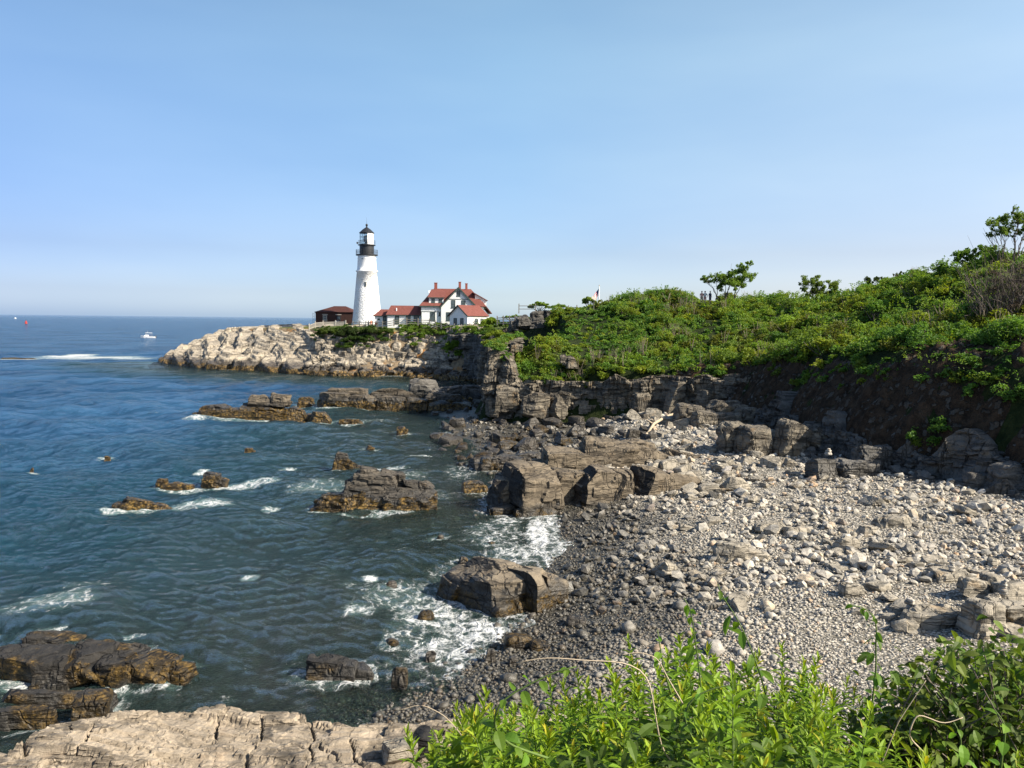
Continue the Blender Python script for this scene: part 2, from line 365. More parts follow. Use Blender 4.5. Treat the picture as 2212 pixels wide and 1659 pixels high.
M['roof_brown'] = m_roof('brown_shingle', (.060, .025, .020), (.080, .032, .026))
def m_brick(name, a, b):
    t = NT(name); p = t.pos(); s = t.xyz(p); c = t.n('ShaderNodeCombineXYZ', i0=t.math('ADD', s[0], s[1]), i1=s[2], i2=0.0)
    br = t.n('ShaderNodeTexBrick', Vector=c, Color1=a, Color2=b, Mortar=[x * 1.5 for x in a], Scale=4.0); s_ = t.noise(p, 1.5, 4)
    return t.done(t.bsdf(t.mix(t.math('MULTIPLY', s_, .5), br.outputs[0], [x * .6 for x in a]), .85, t.bump(br.outputs[1], -.01), .2))
M['brick'] = m_brick('red_brick', (.060, .030, .024), (.045, .022, .019))
M['chimney'] = m_brick('chimney_brick', (.27, .085, .065), (.22, .065, .05))
M['glass'] = m_plain('dark_window_glass', (.055, .075, .085), .12, .6, .1)
M['stonework'] = m_plain('grey_lintel_stone', (.34, .31, .27), .8)
M['wood'] = m_plain('grey_fence_wood', (.20, .185, .16), .85, var=.2, bumps=.01, scale=6)
M['palewood'] = m_plain('pale_fence_wood', (.40, .365, .31), .8, var=.12)
def m_lglass():
    t = NT('lantern_glass'); g = t.n('ShaderNodeBsdfGlossy', Color=(.9, .95, 1), Roughness=.03).outputs[0]; tr = t.n('ShaderNodeBsdfTransparent', Color=(.88, .93, .93)).outputs[0]
    return t.done(t.n('ShaderNodeMixShader', i0=.12, i1=tr, i2=g).outputs[0])
M['lglass'] = m_lglass()
M['lens'] = m_plain('lantern_lens', (.16, .18, .17), .15, .8)
M['skin'] = m_plain('skin', (.52, .31, .22), .6); M['hair'] = m_plain('dark_hair', (.05, .03, .02), .7)
M['c_white'] = m_plain('white_cloth', (.72, .71, .69), .8); M['c_navy'] = m_plain('navy_cloth', (.03, .045, .10), .8)
M['c_red'] = m_plain('orange_cloth', (.62, .17, .07), .8); M['c_pink'] = m_plain('pink_cloth', (.60, .33, .28), .8); M['c_grey'] = m_plain('grey_cloth', (.16, .16, .17), .8)
M['c_khaki'] = m_plain('khaki_cloth', (.36, .29, .2), .8)
M['buoyred'] = m_plain('buoy_red_paint', (.42, .045, .035), .5); M['flagred'] = m_plain('flag_red', (.50, .03, .05), .7); M['flagblue'] = m_plain('flag_blue', (.035, .045, .16), .7)
M['boatblue'] = m_plain('boat_dark_trim', (.05, .055, .07), .4)
# ------------------------------------------------------------------ terrain
w2 = lambda *a: tuple(W(*a)[:2])
HEADSHORE = [w2(1040, 825), w2(950, 819), w2(850, 813), w2(740, 811), w2(640, 808), w2(540, 801), w2(440, 797), w2(345, 785), (-99, 222), (-80, 246), (-40, 276), (60, 310), (220, 310)]
SHORE = [(-60, 8), (-16, 14.5), (-9, 17.2), (-6, 19), (-4.5, 21.5), w2(850, 1540), w2(1000, 1460), w2(1060, 1425), w2(1140, 1372), w2(1200, 1290), w2(1207, 1200), w2(1192, 1118), w2(1062, 1104), w2(1066, 1030), w2(1035, 985), w2(985, 930), w2(955, 898), w2(985, 868), w2(1040, 852), (-3.6, 135), (-6, 150)] + HEADSHORE + [(220, -60), (-60, -60)]
LAND = [(40, 28), (34, 38), (29.5, 46), (25.5, 53), (23.5, 62), (23.5, 74), (21.5, 83.5), (16.5, 87), (10.5, 88), (6, 90.5), (3, 90.5), (-3.3, 93.5), (-4, 102), (-1, 115), (-3.5, 135), (-6, 150)] + HEADSHORE + [(220, 20)]
def beach(x, y):
    s = sdf(x, y, SHORE)
    s = s + f2(x, y, .22, 5, 3) * .9
    zi = 2.7 * (1 - np.exp(-np.maximum(s, 0) / 15)); zo = -np.minimum(np.maximum(-s, 0) * .14, 5.0)
    zi = zi * (1 - .72 * sstep(14, 5, x) * sstep(56, 63, y))
    bump = f2(x, y, .5, 9, 4) * .16 + f2(x, y, .16, 12, 2) * .18
    return np.where(s > 0, zi, zo) + bump * sstep(-.5, 2.5, np.abs(s) + .3), s
_pts = []
for px, py, D, dz in [(1090, 735, 97, -.2), (1160, 758, 95, -.6), (1250, 783, 92, -.5), (1400, 785, 91.5, -.7), (1500, 782, 89.5, -.7), (1590, 785, 85, -.7), (1700, 778, 69, -.7), (1850, 762, 58, -.6), (2000, 775, 52, -.6), (2212, 785, 46, -.6), (2400, 790, 42, -.6),
                      (1130, 690, 145, -1), (1180, 662, 138, -1.4), (1290, 640, 130, -1.4), (1360, 628, 127, -1.5), (1440, 612, 124, -1.5), (1490, 634, 122, -1.4), (1530, 660, 120, -1.0), (1565, 646, 121, -1.3), (1640, 624, 119, -1.5), (1720, 634, 115, -1.3), (1800, 637, 110, -1.0), (1880, 618, 102, -1.2), (1960, 590, 96, -1.2), (2050, 557, 88, -1.2), (2140, 545, 81, -1.2), (2260, 540, 76, -1.2), (2420, 530, 70, -1.2),
                      (1300, 715, 107, -1), (1440, 700, 107, -1), (1600, 705, 102, -1.2), (1750, 715, 88, -1.2), (1900, 690, 76, -1.1), (2040, 670, 66, -1.0), (2170, 690, 58, -1.0), (1200, 720, 108, -.7)]:
    p = WD(px, py, D); p[2] += dz; _pts.append(p)
for px, py, D in [(1180, 662, 138), (1290, 640, 130), (1440, 612, 124), (1640, 624, 119), (1800, 637, 110), (1960, 590, 96), (2140, 545, 81), (2420, 530, 70)]:
    p = WD(px, py, D); q = p * np.array([1.28, 1.28, 1]); q[2] = p[2] - 5; _pts.append(q)
_pts += [np.array(p) for p in [(-45, 203, 10.8), (-30, 194, 10.5), (-20, 186, 10.7), (-10, 183, 10.9), (-60, 200, 9.8), (-74, 206, 9.6), (-84, 210, 7.6), (-93, 213, 6.6), (-22, 176, 9.4), (-14, 174, 9.8), (-3, 170, 10.6), (3, 160, 10.8), (0, 140, 10.4), (2, 120, 10.2), (15, 195, 11), (-40, 240, 10), (60, 290, 10), (200, 300, 10), (200, 60, 14), (120, 120, 15)]]
_pts = np.array(_pts)
def _rbf():
    P = _pts[:, :2]; n = len(P); r = np.linalg.norm(P[:, None] - P[None], axis=2)
    A = np.zeros((n + 3, n + 3)); A[:n, :n] = r - 1.2 * np.eye(n); A[:n, n] = 1; A[:n, n + 1:] = P; A[n:, :n] = A[:n, n:].T
    return np.linalg.solve(A, np.concatenate([_pts[:, 2], np.zeros(3)]))
_cf = _rbf()
def landtop(x, y):
    sh = np.shape(x); Q = np.stack([np.ravel(x), np.ravel(y)], 1).astype(float); z = _cf[-3] + Q @ _cf[-2:]
    for i, p in enumerate(_pts): z = z + _cf[i] * np.hypot(Q[:, 0] - p[0], Q[:, 1] - p[1])
    return z.reshape(sh)
def land(x, y, rough=True):
    x = np.asarray(x, float); y = np.asarray(y, float)
    s = sdf(x, y, LAND) + (f2(x, y, .35, 21, 3) * .8 if rough else 0)
    top = landtop(x, y)
    pa = np.interp(s, [-4, 0, 2, 5, 9, 14, 20, 26], [-2.5, -.3, 2.0, 3.4, 5.2, 7.6, 9.8, 12])
    pb = np.interp(s, [-4, 0, 4, 8, 11, 13.5, 17, 22], [-2.5, -.2, 1.6, 2.9, 6.4, 8.2, 9.4, 12])
    pc = np.interp(s, [-2, 0, 3, 4.5, 7, 10], [-2, -.2, 1.5, 5.5, 8.8, 12])
    pm = np.interp(s, [-2, 0, .9, 1.6, 3.5, 8, 20], [-2.5, 1.5, 4.2, 7.0, 9.5, 14, 30])
    tw = sstep(-2.5, 0, x) * sstep(11, 7, x); pm = pm * (1 - tw) + tw * np.interp(s, [-2, 0, .9, 2.2, 5, 9, 20], [-2.5, 1.0, 3.0, 4.8, 7.0, 9.3, 30])
    ps = np.interp(s, [-2, 0, 1.2, 3.6, 6, 14], [-2.5, 1.9, 4.6, 8.2, 11, 25])
    far = sstep(138, 150, y); wa = sstep(-33, -56, x); wc = sstep(-15, -10, x); so = sstep(18, 23, x)
    pr = far * (wa * pa + (1 - wa) * ((1 - wc) * pb + wc * pc)) + (1 - far) * (so * ps + (1 - so) * pm)
    return np.minimum(top, pr), s
def grid(name, xs, ys, fn, mat, keep=None, smooth=True):
    X, Y = np.meshgrid(xs, ys, indexing='ij'); Z = fn(X, Y); nx, ny = X.shape
    q = (np.arange(nx - 1)[:, None] * ny + np.arange(ny - 1)[None]).ravel(); f = np.stack([q, q + ny, q + ny + 1, q + 1], 1)
    V = np.stack([X.ravel(), Y.ravel(), Z.ravel()], 1)
    if keep is not None:
        k = keep(X, Y).ravel(); f = f[k[f].any(1)]
        used = np.zeros(len(V), bool); used[f.ravel()] = True; mp = np.cumsum(used) - 1; V = V[used]; f = mp[f]
    return MB().add(V, f).obj(name, mat, smooth=smooth)
def warpgrid(a, b, d0, d1, n):       # spacing grows from d0 to d1
    t = np.linspace(0, 1, n); g = np.cumsum(d0 + (d1 - d0) * t); g = (g - g[0]) / (g[-1] - g[0]); return a + (b - a) * g
tag(grid('beach', np.arange(-30, 46, .45), warpgrid(6, 132, .25, .8, 260), lambda x, y: beach(x, y)[0], M['gravel']), 'grey pebble beach and shallow sea bed of the cove', kind='structure')
def hillz(x, y):
    z, s = land(x, y); return z + (f2(x, y, .4, 33, 3) * .25) * sstep(1, 4, s)
tag(grid('hill', np.arange(-8, 90, .7), np.arange(24, 158, .7), hillz, M['scrubshade'], lambda x, y: (sdf(x, y, LAND) > -1.6)), 'green scrub covered hill above the cove', kind='structure')
def headz(x, y):
    z, s = land(x, y); t = sstep(9.9, 8, z)
    return z + f2(x, y, .22, 41, 4) * 1.1 * t * sstep(0, 3, s) - .15 - 2.6 * t * sstep(-34, -38, x) - .35 * sstep(-40, -46, x)
def m_head():
    t = NT('headland_ground'); p = t.pos(); n = t.noise(p, .6, 6, .65); z = t.xyz(p)[2]
    g = t.mix(t.sm(n, .35, .65), (.05, .085, .02), (.12, .13, .045)); r = t.mix(t.sm(t.noise(p, 1.4, 6, .65), .36, .64), (.14, .11, .075), (.27, .20, .125))
    r = t.mix(t.sm(t.noise(p, .25, 3), .55, .64), r, (.30, .15, .055))
    c = t.mix(t.sm(t.math('ADD', z, t.math('MULTIPLY', n, 1.6)), 9.6, 10.5), r, g)
    return t.done(t.bsdf(c, .9, t.bump(n, .5), .1))
tag(grid('headland', np.arange(-104, 40, .9), np.arange(148, 262, .9), headz, m_head(), lambda x, y: (sdf(x, y, LAND) > -3)), 'rocky headland carrying the lighthouse', kind='structure')
def slopez(x, y):
    zl = np.interp(y, [-20, 0, 1.2, 10.6, 11.5, 18], [10.4, 10.4, 9.7, 4.15, 3.7, -1]); zr = np.interp(y, [-20, 0, 1.2, 5.6, 8, 13, 18], [10.4, 10.4, 10.0, 8.6, 5.5, 1.4, .6])
    t = sstep(-2.6, -1.1, x); return zl * (1 - t) + zr * t + f2(x, y, .9, 51, 4) * .12
tag(grid('near_slope', np.arange(-24, 22, .3), np.arange(-14, 15, .3), slopez, M['soil']), 'earth slope under the foreground plants', kind='structure')
# ------------------------------------------------------------------ the pale ledge below the viewer
_ex = [-16, -9.5, -8.1, -6.9, -6.85, -4.6, -4.5, -3.2, 0, 4]; _ey = [15.5, 16.1, 16.75, 17.3, 17.65, 17.5, 17.15, 17.1, 17.7, 18.6]
def ledgez(x, y):
    e = np.interp(x, _ex, _ey) + f2(x, y, 1.6, 60, 3) * .22
    z = 3.97 - .10 * (y - 11) - .03 * (x + 6) + f2(x, y, .35, 61, 3) * .22
    t = y + .28 * x * .35 + .45 * f2(x, y, .5, 62, 3)
    for k, (th, amp, sx) in enumerate([(.95, .11, 2.6), (.33, .055, 1.3), (.12, .045, .9)]):
        L = np.floor(t / th); cx = x / sx + hsh(L, seed=70 + k) * 9 + .25 * f2(x, y, 1.5, 64 + k, 2)
        z = z + amp * (hsh(L, np.floor(cx), seed=80 + k) - .5) * 2
        fr = np.abs(cx - np.floor(cx) - .5); z = z - amp * 1.1 * sstep(.488, .5, fr) * (hsh(L, np.floor(cx), seed=90 + k) > .35)
        ft = t / th - L; z = z - amp * .9 * sstep(.10, .0, ft) * (hsh(L, np.floor(cx), seed=95 + k) > .5)
    c2 = x * .95 + .12 * y + .35 * f2(x, y, .7, 66, 3); fr = np.abs(c2 - np.round(c2)); ok = hsh(np.round(c2), np.floor(y / 1.3), seed=97) > .52
    z = z - .20 * sstep(.035, .0, fr) * ok
    gr = (t * 1.0 + .10 * f2(x, y, 2.2, 69, 3)) / .055; z = z - .035 * sstep(.30, .0, gr - np.floor(gr)) * (f2(x, y, .8, 63, 3) > -.05) * (hsh(np.floor(gr), seed=33) > .45)
    z = z + f2(x, y, 4, 67, 4) * .04
    d = y - e; z = z - np.maximum(d, 0) * 5.5 - .25 * sstep(-.5, 0, d)
    d2 = -9.35 + .1 * f2(x, y, 2, 68, 2) - x; z = z - .55 * sstep(-.05, .12, d2)
    return np.maximum(z, -1.2)
tag(grid('ledge', np.arange(-15, 3.2, .042), np.arange(10.6, 19.2, .042), ledgez, M['slab'], smooth=False), 'pale cracked bedrock ledge above the water', kind='structure')
# ------------------------------------------------------------------ sea
WAVES = []
for i in range(46):
    lam = 0.7 * (1.085 ** i); lam = min(lam, 16); a = rng.normal(1.0, 1.15)          # travelling in towards the beach
    WAVES.append((lam, a, .0125 * lam ** .74 * 1.25 * rng.uniform(.5, 1.2), rng.uniform(0, 2 * PI)))
def seah(x, y, sp):
    h = np.zeros(x.shape); wx = x + 1.2 * f2(x, y, .09, 71, 2); wy = y + 1.2 * f2(x, y, .09, 72, 2)
    for lam, a, amp, ph in WAVES:
        k = 2 * PI / lam; c = np.sin(k * (wx * math.cos(a) + wy * math.sin(a)) + ph)
        h += amp * sstep(2.0, 4.0, lam / sp) * (c - .35 * (np.cos(2 * (k * (wx * math.cos(a) + wy * math.sin(a)) + ph))))
    return h * (.62 + .4 * f2(x, y, .05, 73, 2))
FOAM = [  # px, py, half width, half height (photo pixels), strength
    (1165, 1165, 34, 55, 1.1), (1120, 1200, 85, 30, .80), (1075, 1160, 90, 44, .66), (1190, 1215, 22, 20, 1.0), (1180, 1130, 30, 22, 1.0), (1095, 1125, 45, 12, .85), (1010, 1240, 110, 34, .58), (890, 1290, 140, 44, .66), (940, 1330, 100, 44, .95), (1040, 1362, 115, 36, 1.0), (970, 1400, 120, 40, .9), (880, 1370, 70, 40, .6), (780, 1275, 70, 18, .45), (800, 1255, 22, 8, 1.0), (920, 1440, 130, 40, .55), (860, 1200, 50, 10, .45),
    (540, 1256, 22, 9, 1.0), (120, 1310, 105, 34, .66), (190, 1270, 75, 16, .5), (40, 1330, 70, 20, .6), (430, 1095, 75, 16, .86), (470, 1098, 40, 8, 1.0), (585, 1097, 20, 8, 1.0), (560, 1040, 50, 9, .95), (400, 1048, 75, 7, .8), (500, 1046, 50, 8, 1.0), (435, 1019, 18, 5, 1.0), (622, 1012, 20, 7, 1.0), (830, 1003, 60, 7, 1.0), (700, 1055, 110, 26, .56), (860, 1030, 90, 20, .58), (1000, 1020, 50, 28, .6), (940, 1070, 70, 14, .5), (1090, 1055, 40, 18, .4), (550, 972, 30, 4, 1.0), (228, 985, 20, 4, .8), (905, 985, 30, 3, .9), (965, 940, 22, 9, 1.0), (960, 923, 14, 3, .9), (520, 905, 110, 4, .6), (420, 906, 30, 3, 1.0), (770, 908, 100, 4, .55), (700, 885, 40, 4, .5), (780, 1440, 70, 20, .55), (700, 1470, 90, 20, .45), (490, 1500, 40, 20, .38), (630, 1440, 25, 20, .4),
    (250, 1108, 40, 7, .9), (200, 773, 145, 4.5, 1.0), (150, 769, 50, 4.5, 1.25), (280, 775, 70, 3, .9), (40, 776, 60, 3, 1.0), (520, 798, 60, 2.5, .6), (850, 814, 60, 2.5, .6), (350, 1480, 60, 10, .4), (1230, 1065, 25, 15, .4)]
FW = []
for px, py, hw, hh, st in FOAM:
    c = W(px, py); a = W(px + hw, py); b0 = W(px, py - hh); b1 = W(px, py + hh)
    FW.append((c[0], (b0[1] + b1[1]) / 2, abs(a[0] - c[0]), abs(b0[1] - b1[1]) / 2, st))
ROCKS = []     # (x, y, radius) of everything standing in the water, filled by the rock builder below
def build_sea():
    th = np.concatenate([np.linspace(-.72, .30, 760)])
    rr = [9.0]
    while rr[-1] < 60000: r_ = rr[-1]; rr.append(r_ + max(.07, min(.55 * r_ * r_ / (CAMZ * 800.0), r_ * .25)))
    rr = np.array(rr); T, R = np.meshgrid(th, rr, indexing='ij'); x = R * np.sin(T); y = R * np.cos(T)
    sp = np.maximum(np.gradient(rr)[None] * np.ones_like(T), R * (th[1] - th[0]))
    near = R < 420
    h = np.zeros(x.shape); h[near] = seah(x[near], y[near], sp[near])
    dep = np.full(x.shape, 6.0); nb = (R < 230); bz, s = beach(x[nb], y[nb]); dep[nb] = -bz
    s2 = np.full(x.shape, -99.0); s2[nb] = s
    h *= .25 + .75 * sstep(.0, 1.4, dep)
    fo = np.zeros(x.shape)
    for cx, cy, ax, ay, st in FW:
        d = np.hypot((x - cx) / ax, (y - cy) / ay); fo = np.maximum(fo, st * sstep(1.45, .35, d))
    for cx, cy, ra in ROCKS:
        d = np.hypot(x - cx, y - cy) - ra; fo = np.maximum(fo, .78 * sstep(1.1, .0, d) * (.35 + .65 * (f2(x, y, .5, 75, 2) > -.1)))
    fo = np.maximum(fo, .85 * sstep(-2.0, -.2, s2) * sstep(60, 52, y) * sstep(24, 27, y))
    fo = np.maximum(fo, .50 * sstep(-.8, -.1, s2) * sstep(-.15, .3, f2(x, y, .3, 76, 2)))
    z = h + .05 * np.clip(fo - .6, 0, 1) * (1 + f2(x, y, 3, 77, 3))
    nx, ny = x.shape; q = (np.arange(nx - 1)[:, None] * ny + np.arange(ny - 1)[None]).ravel(); f = np.stack([q, q + ny, q + ny + 1, q + 1], 1)
    keep = (s2.ravel()[f] < 3).any(1) | (R.ravel()[f] > 200).any(1); f = f[keep]
    m = MB().add(np.stack([x.ravel(), y.ravel(), z.ravel()], 1), f); me = m.mesh('sea', mat_sea(), True)
    for nm, a in (('depth', dep), ('foam', fo)):
        at = me.attributes.new(nm, 'FLOAT', 'POINT'); at.data.foreach_set('value', a.ravel().astype(np.float32))
    o = bpy.data.objects.new('sea', me); COL.objects.link(o); tag(o, 'blue choppy sea breaking on the rocks', kind='structure')
def mat_sea():
    t = NT('sea_water'); p = t.pos()
    dep = t.n('ShaderNodeAttribute', _a={'attribute_name': 'depth'}).outputs['Fac']; foam = t.n('ShaderNodeAttribute', _a={'attribute_name': 'foam'}).outputs['Fac']
    q = t.mapping(p, (0, 0, .15), (.8, 1, 1))
    n1 = t.noise(q, 1.25, 7, .68, .25); n2 = t.noise(q, .42, 4, .55, .3); n3 = t.noise(t.mapping(p, (0, 0, .2), (.5, 1, 1)), .075, 4, .6); n4 = t.noise(q, 7.0, 3, .6)
    h = t.math('ADD', t.math('MULTIPLY', n1, t.math('ADD', .75, t.math('MULTIPLY', t.sm(t.noise(p, .09, 3), .35, .65), .7))), t.math('ADD', t.math('MULTIPLY', n2, .8), t.math('ADD', t.math('MULTIPLY', n3, 2.6), t.math('MULTIPLY', n4, .15))))
    nr = t.bump(h, 1.0, .85)
    patch = t.sm(t.noise(p, .035, 4, .55), .35, .65)
    c = t.mix(t.sm(dep, .2, 4.2), (.028, .044, .036), (.012, .050, .076))
    c = t.mix(t.math('MULTIPLY', t.sm(t.n('ShaderNodeVectorMath', _a={'operation': 'LENGTH'}, i0=p).outputs['Value'], 40.0, 110.0), t.sm(dep, 2.5, 4.5)), c, t.mix(patch, (.014, .058, .132), (.030, .095, .190)))
    aer = t.sm(foam, .25, .8); c = t.mix(t.math('MULTIPLY', aer, .6), c, (.15, .25, .235))
    dif = t.n('ShaderNodeBsdfDiffuse', Color=c, Normal=nr).outputs[0]
    tra = t.n('ShaderNodeBsdfTransparent', Color=(.62, .80, .74)).outputs[0]
    al = t.math('SUBTRACT', 1.0, t.math('POWER', 2.718, t.math('MULTIPLY', t.math('MAXIMUM', dep, 0.0), -1.05)))
    al = t.math('MAXIMUM', al, t.math('MULTIPLY', aer, .35))
    body = t.n('ShaderNodeMixShader', i0=al, i1=tra, i2=dif).outputs[0]
    gl = t.n('ShaderNodeBsdfGlossy', Color=(1, 1, 1), Roughness=.06, Normal=nr).outputs[0]
    fr = t.n('ShaderNodeFresnel', IOR=1.33, Normal=nr).outputs[0]
    wat = t.n('ShaderNodeMixShader', i0=t.math('MULTIPLY', fr, .85), i1=body, i2=gl).outputs[0]
    wv = t.n('ShaderNodeVectorMath', _a={'operation': 'ADD'}, i0=p, i1=t.n('ShaderNodeVectorMath', _a={'operation': 'SCALE'}, i0=t.n('ShaderNodeTexNoise', Vector=p, Scale=1.1, Detail=4.0).outputs[1], Scale=1.3).outputs[0]).outputs[0]
    e1 = t.vor(t.mapping(wv, (0, 0, .3), (1, .62, 1)), 1.5, 'DISTANCE_TO_EDGE'); e2 = t.vor(t.mapping(wv, (0, 0, .9), (1, .7, 1)), 4.2, 'DISTANCE_TO_EDGE')
    lace = t.math('ADD', t.math('MULTIPLY', t.sm(e1, .24, .0), .58), t.math('MULTIPLY', t.sm(e2, .26, .0), .42))
    fn = t.noise(t.mapping(p, (0, 0, .2), (1, .6, 1)), 2.6, 6, .68)
    k = t.math('ADD', t.math('MULTIPLY', foam, .74), t.math('ADD', t.math('MULTIPLY', lace, .42), t.math('MULTIPLY', t.math('SUBTRACT', fn, .5), 1.5)))
    fm = t.math('MULTIPLY', t.sm(k, .60, 1.28), t.sm(foam, .12, .40))
    fd = t.n('ShaderNodeBsdfDiffuse', Color=(.68, .69, .69), Normal=t.bump(t.math('ADD', fn, lace), .10)).outputs[0]
    return t.done(t.n('ShaderNodeMixShader', i0=t.math('MULTIPLY', fm, .90), i1=wat, i2=fd).outputs[0])
# ------------------------------------------------------------------ rocks that stand alone
def rock(name, label, cat, mat, base, blocks, group=None, n=14, cell=.5, camp=.16, noise=.06, foam=True, p=11.0, cuts=5):
    """blocks: (dx, dy, z0, width, depth, height, rz deg, tilt x deg, tilt y deg) about the base point; one mesh"""
    m = MB(); bx, by = base[0], base[1]
    for k, b in enumerate(blocks):
        dx, dy, z0, w, d, h, rz, tx, ty = b
        v, f = rockblock(n, p, cuts, (w / 2, d / 2, h / 2), noise, cell, camp)
        v = v @ rotm(math.radians(tx), math.radians(ty), math.radians(rz)).T + np.array([dx, dy, z0 + h / 2]); m.add(v, f)
        if foam and z0 + base[2] < .3: ROCKS.append((bx + dx, by + dy, max(.2, (w + d) / 4 * .95)))
    o = m.obj(name, M[mat]); o.location = [float(c) for c in base]
    return tag(o, label, cat, group)
def stain_shade(o, mat, d, thr):     # faces turned to the sea carry painted-in shade along with a black crust
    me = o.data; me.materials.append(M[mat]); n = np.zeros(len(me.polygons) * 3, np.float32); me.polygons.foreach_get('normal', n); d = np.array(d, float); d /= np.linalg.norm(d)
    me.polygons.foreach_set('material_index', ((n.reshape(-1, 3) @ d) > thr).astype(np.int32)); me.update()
G1 = 'rocks standing in the bay'
rock('sea_rock', 'largest dark layered rock surrounded by water in the bay, golden weed along its foot', 'rock', 'bay', W(808, 1100), [
    (-.1, 1.0, -.8, 7.4, 3.0, 1.75, 2, 0, 2), (-2.6, .5, -.8, 2.9, 2.2, 1.45, -8, 0, -8), (2.2, .6, -.8, 3.4, 2.4, 1.95, 4, 0, 3), (.5, 1.3, .5, 5.4, 2.4, 1.0, 2, 0, 4), (-.1, 1.4, 1.0, 3.2, 2.0, 1.1, -3, 0, 5), (-.5, 1.5, 1.6, 1.5, 1.5, .75, 10, 0, 8), (.9, 1.6, 1.4, 1.6, 1.4, .7, 5, 3, 9), (2.6, 1.4, 1.0, 2.2, 1.5, .6, 3, 0, 7), (-1.5, 1.1, .8, 1.1, 1.4, .85, 8, 0, -5)], G1, 20, .42, .22)
rock('sea_rock', 'round backed ochre rock in the left of the bay with foam trailing right', 'rock', 'bay', W(290, 1104), [
    (-.3, .6, -.6, 1.9, 1.3, 1.35, 10, 0, 6), (.7, .6, -.6, 2.4, 1.0, 1.0, 6, 0, 12), (-1.0, .5, -.6, .9, 1.0, 1.0, 0, 0, 0), (1.6, .7, -.5, 1.4, .8, .65, 0, 0, 10)], G1, 14, .3, .12)
rock('sea_rock', 'small squarish brown rock awash in the middle of a line of breakers', 'rock', 'bay', W(452, 1046), [(0, .4, -.6, 1.35, 1.0, 1.35, 12, 0, 10), (.7, .4, -.6, .9, .8, .95, 0, 0, 14)], G1, 12, .3, .1)
rock('sea_rock', 'low flat rock barely above the water left of the small squarish rock', 'rock', 'bay', W(378, 1048), [(0, .4, -.5, 2.4, 1.0, .68, 6, 0, 3), (-1.1, .4, -.4, .9, .7, .75, 0, 0, 0)], G1, 10, .3, .08)
rock('sea_rock', 'upright dark rock with a brown foot beyond the big layered rock', 'rock', 'bay', W(742, 1012), [(-.3, .4, -.6, 1.25, 1.1, 1.85, 5, 0, 8), (.45, .3, -.6, 1.2, .9, 1.3, -6, 0, 16), (1.0, .2, -.6, .8, .5, .8, 0, 0, 6)], G1, 14, .3, .12)
for px, py, w, h, lb in [(795, 975, .7, .5, 'tiny brown rock standing alone far out in the bay'), (866, 937, .95, .75, 'small round ochre rock near the far reef'), (535, 973, .8, .2, 'small rock with a streak of foam on open water'), (1020, 1062, 1.5, .7, 'small flat brown rock close to the left face of the big outcrop'), (228, 990, .4, .15, 'speck of ochre rock far out in the left of the bay'), (64, 1016, .22, .2, 'tiny dark rock farthest left on open water')]:
    b = W(px, py); rock('sea_rock', lb, 'rock', 'bay', b, [(0, .2, -.5, w, w * .8, h + .5, 20, 0, 5), (w * .4, .2, -.5, w * .7, w * .6, h * .7 + .5, -10, 0, 8)], G1, 8, .3, .08)
for px, py, w, h, lb in [(920, 1336, .75, .30, 'olive rounded rock in the foam left of the striped boulder'), (776, 1329, .62, .16, 'yellowish boulder just under the surface of the shallows'), (845, 1255 + 15, .55, .3, 'small rock in the shallows near the white breaker'), (1000, 1205 + 12, .6, .32, 'dark rounded stone in the shallow foam below the outcrop'), (1060, 1180, .6, .25, 'brown pebble boulder in shallow foam'), (1086, 1233, .8, .25, 'flat dark stone in the foam above the striped boulder'), (950, 1165, .45, .25, 'single small rock in calm shallows'), (930, 1425, .5, .26, 'dark stone in foam nearer the ledge'), (845, 1395, .6, .22, 'half drowned stone in the shallows')]:
    b = W(px, py); rock('shallows_rock', lb, 'rock', 'weedstone', b, [(0, .1, -.35, w, w * .75, h + .35, rng.uniform(-30, 30), 0, 4)], 'single stones lying in the shallows', 8, .4, .03, p=3.0)
sb_ = rock('striped_boulder', 'huge boulder at the pebble edge, black towards the sea and sunlit on its right', 'boulder', 'brown', W(1075, 1325), [
    (-.35, 2.0, -.6, 2.7, 4.5, 2.10, 41, -3, 3), (.95, 1.7, -.6, 2.3, 3.6, 2.08, 41, -2, 8), (-1.4, 2.4, -.6, 2.2, 2.2, 1.6, 41, 6, 0), (1.9, 1.7, -.6, 1.7, 2.2, 1.7, 36, 0, 12), (.2, .35, -.6, 1.6, 1.2, .95, 43, 0, 6), (1.2, .7, -.6, 1.3, .9, .9, 30, 0, 10)], None, 26, .9, .14, noise=.10, p=5.5, cuts=8)
so_ = rock('shore_outcrop', 'largest outcrop at the water edge, tall brown blocks stepping down to the right', 'rock outcrop', 'block', W(1140, 1116), [
    (.3, 2.3, -.8, 3.5, 4.2, 3.6, 22, 4, 3), (-1.3, 3.0, -.8, 2.2, 3.0, 2.8, 24, 0, -12), (.6, .6, -.8, 2.9, 1.2, 1.2, 18, 0, 2), (-1.6, 1.3, -.8, 1.8, 1.6, 1.2, 20, 0, -6),
    (2.6, 3.4, -.8, 3.0, 2.8, 3.1, 18, 3, 4), (4.4, 2.6, -.6, 3.1, 3.6, 3.2, 20, 4, 6), (6.0, 3.0, -.4, 2.2, 2.9, 2.8, 18, 4, 7), (7.9, 2.9, -.2, 2.9, 2.8, 2.7, 20, 4, 9), (9.9, 3.4, .0, 2.8, 2.4, 2.2, 14, 3, 12), (3.9, 1.0, -.6, 1.9, 1.0, 1.0, 10, 0, 3)], None, 24, .9, .2, noise=.08, p=7, cuts=6)
stain_shade(sb_, 'crust_shade', (-.84, -.5, .02), .40); stain_shade(so_, 'crust_shade', (-.86, -.4, .05), .52)
